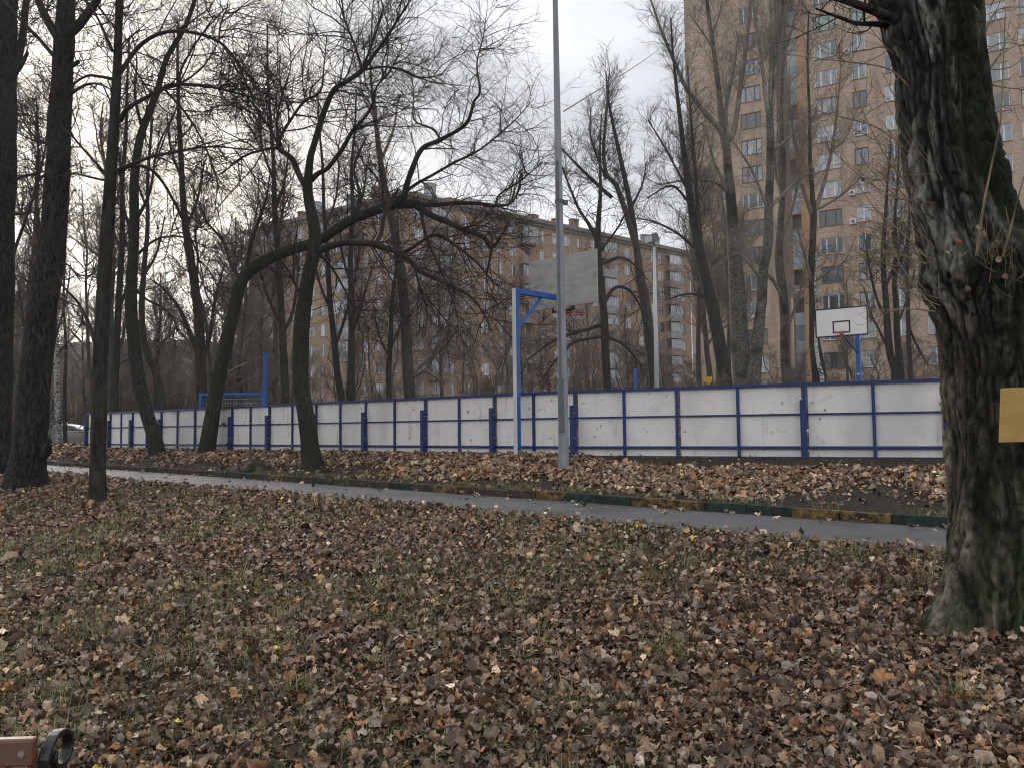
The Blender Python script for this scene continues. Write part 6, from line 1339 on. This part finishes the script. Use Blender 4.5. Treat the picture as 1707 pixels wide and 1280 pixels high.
# leaves caught in the burl and hanging on shoots of the old tree
hang = []
for q in OT_SH[3:]:
    r = resample(q, 10)
    for k in (5, 7, 9):
        if LG.random() < 0.35: hang.append((r[k, :3], (10 if LG.random() < 0.6 else 6), 0.035))
for k in range(14):
    p = at(1635 + LG.normal() * 32, 425 + LG.normal() * 30, OT_Y - 0.40 - 0.03 * LG.random()); hang.append((p, int(LG.choice([0, 1, 2, 3, 8])), 0.045))
V, F, C, b = [], [], [], 0
for p, ci, sz in hang:
    T, f = leaf_template(int(LG.choice([0, 1, 2])), LG); R = Matrix.Rotation(LG.uniform(0, 6.28), 3, 'Z') @ Matrix.Rotation(LG.uniform(0.5, 2.2), 3, 'X'); T = T @ np.array(R).T * sz
    V.append(T + p - np.array(old_tree.location)); F.append(f + b); C.append(np.tile(PAL[ci], (len(T), 1))); b += len(T)
lv = obj('caught_leaves', np_mesh('caught_leaves', np.vstack(V), np.vstack(F), M['leaf'], col=np.vstack(C)), old_tree); tag(lv, None, None, None, 'stuff')

# grass in the green patches and along the kerb
def blades(x, y, h, g, w=0.006, tint=None):
    n = len(x); z = gz(x, y) - 0.01; a = g.uniform(0, 2 * PI, n); lean = np.abs(g.normal(1.15, 0.5, n)) * h; d = np.stack([np.cos(a), np.sin(a)], -1); p = np.stack([-d[:, 1], d[:, 0]], -1) * (w * (0.7 + 0.6 * g.random(n)))[:, None]
    B = np.stack([x, y, z], -1); hh = h * np.exp(g.normal(0, 0.35, n))
    mid = B + np.concatenate([d * (lean * 0.35)[:, None], (hh * 0.6)[:, None]], 1); tip = B + np.concatenate([d * lean[:, None], (hh * 0.75)[:, None]], 1); p3 = np.concatenate([p, np.zeros((n, 1))], 1)
    V = np.stack([B - p3, B + p3, mid + p3 * 0.7, mid - p3 * 0.7, tip], 1); i = np.arange(n)[:, None] * 5
    F = np.concatenate([i + np.array([[0, 1, 2]]), i + np.array([[0, 2, 3]]), i + np.array([[3, 2, 4]])], 0)
    c = np.array([(.15, .16, .055), (.095, .13, .038), (.24, .21, .085), (.27, .225, .12)])[g.choice(4, n, p=[.4, .25, .22, .13])] * np.exp(g.normal(0, 0.2, n))[:, None]
    return V.reshape(-1, 3), F, np.repeat(c, 5, 0)
gp_ = []
for y0, y1, dens, h, w in ((2, 5, 2000, 0.05, 0.0024), (5, 9, 1800, 0.06, 0.0032), (9, 16, 900, 0.07, 0.0055)):
    x, y = sampleY(dens, y0, y1, S_NEAR - 0.15); gv = green(x, y); k = LG.random(len(x)) < smooth((gv - 0.50) / 0.14) * 0.75 + 0.02; gp_.append(blades(x[k], y[k], h, LG, w))
nt_ = 70; tx = LG.uniform(-4, 4, nt_); ty = LG.uniform(2.6, 9, nt_)
for a_, b_ in zip(tx, ty):
    if st(a_, b_)[0] < S_NEAR - 0.3 and green(np.array([a_]), np.array([b_]))[0] > 0.47: k = int(LG.integers(20, 60)); gp_.append(blades(a_ + LG.normal(0, 0.05, k), b_ + LG.normal(0, 0.05, k), 0.11, LG, 0.0028))
for k in range(46):
    t0 = LG.uniform(0, 16); m = int(LG.integers(15, 50)); s = S_BANK + np.abs(LG.normal(0.06, 0.08, m)); x, y = xy(s, t0 + LG.normal(0, 0.12, m)); gp_.append(blades(x, y, 0.11, LG, 0.004))
for k in range(60):
    t0 = LG.uniform(-2, 12); m = int(LG.integers(5, 18)); s = S_NEAR - np.abs(LG.normal(0.05, 0.06, m)); x, y = xy(s, t0 + LG.normal(0, 0.06, m)); gp_.append(blades(x, y, 0.07, LG, 0.0035))
V, F, C, b = [], [], [], 0
for v, f, c in gp_: V.append(v); F.append(f + b); C.append(c); b += len(v)
go = obj('grass', np_mesh('grass', np.vstack(V), np.vstack(F), M['grass'], col=np.vstack(C))); tag(go, 'thin green grass growing through the dead leaves', None, None, 'stuff')

tot = 0
for o in scene.objects:
    if o.type == 'MESH': tot += sum(len(p.vertices) - 2 for p in o.data.polygons) if len(o.data.polygons) < 2000 else 2 * len(o.data.polygons) if len(o.data.polygons[0].vertices) == 4 else len(o.data.polygons)
print('triangles with instances', tot, 'unique', sum(len(m.loops) - 2 * len(m.polygons) for m in bpy.data.meshes), 'objects', len(scene.objects), 'leaf mesh', len(bpy.data.objects['fallen_leaves'].data.polygons))

# thin autumn haze: one closed box round the camera and the whole place
hb = MB().box(-420, 420, -60, 420, -3.0, 62.0)
vm = bpy.data.materials.new('haze'); vm.use_nodes = True; vt = vm.node_tree; vt.nodes.clear()
vo = N(vt, 'ShaderNodeOutputMaterial'); vp = N(vt, 'ShaderNodeVolumePrincipled'); vp.inputs['Color'].default_value = (0.92, 0.94, 0.97, 1); vp.inputs['Density'].default_value = 0.0006; vp.inputs['Anisotropy'].default_value = 0.2
vt.links.new(vp.outputs[0], vo.inputs['Volume'])
hz = hb.build('haze', vm); tag(hz, 'thin pale haze hanging over the yards', None, None, 'stuff')
scene.cycles.volume_bounces = 0
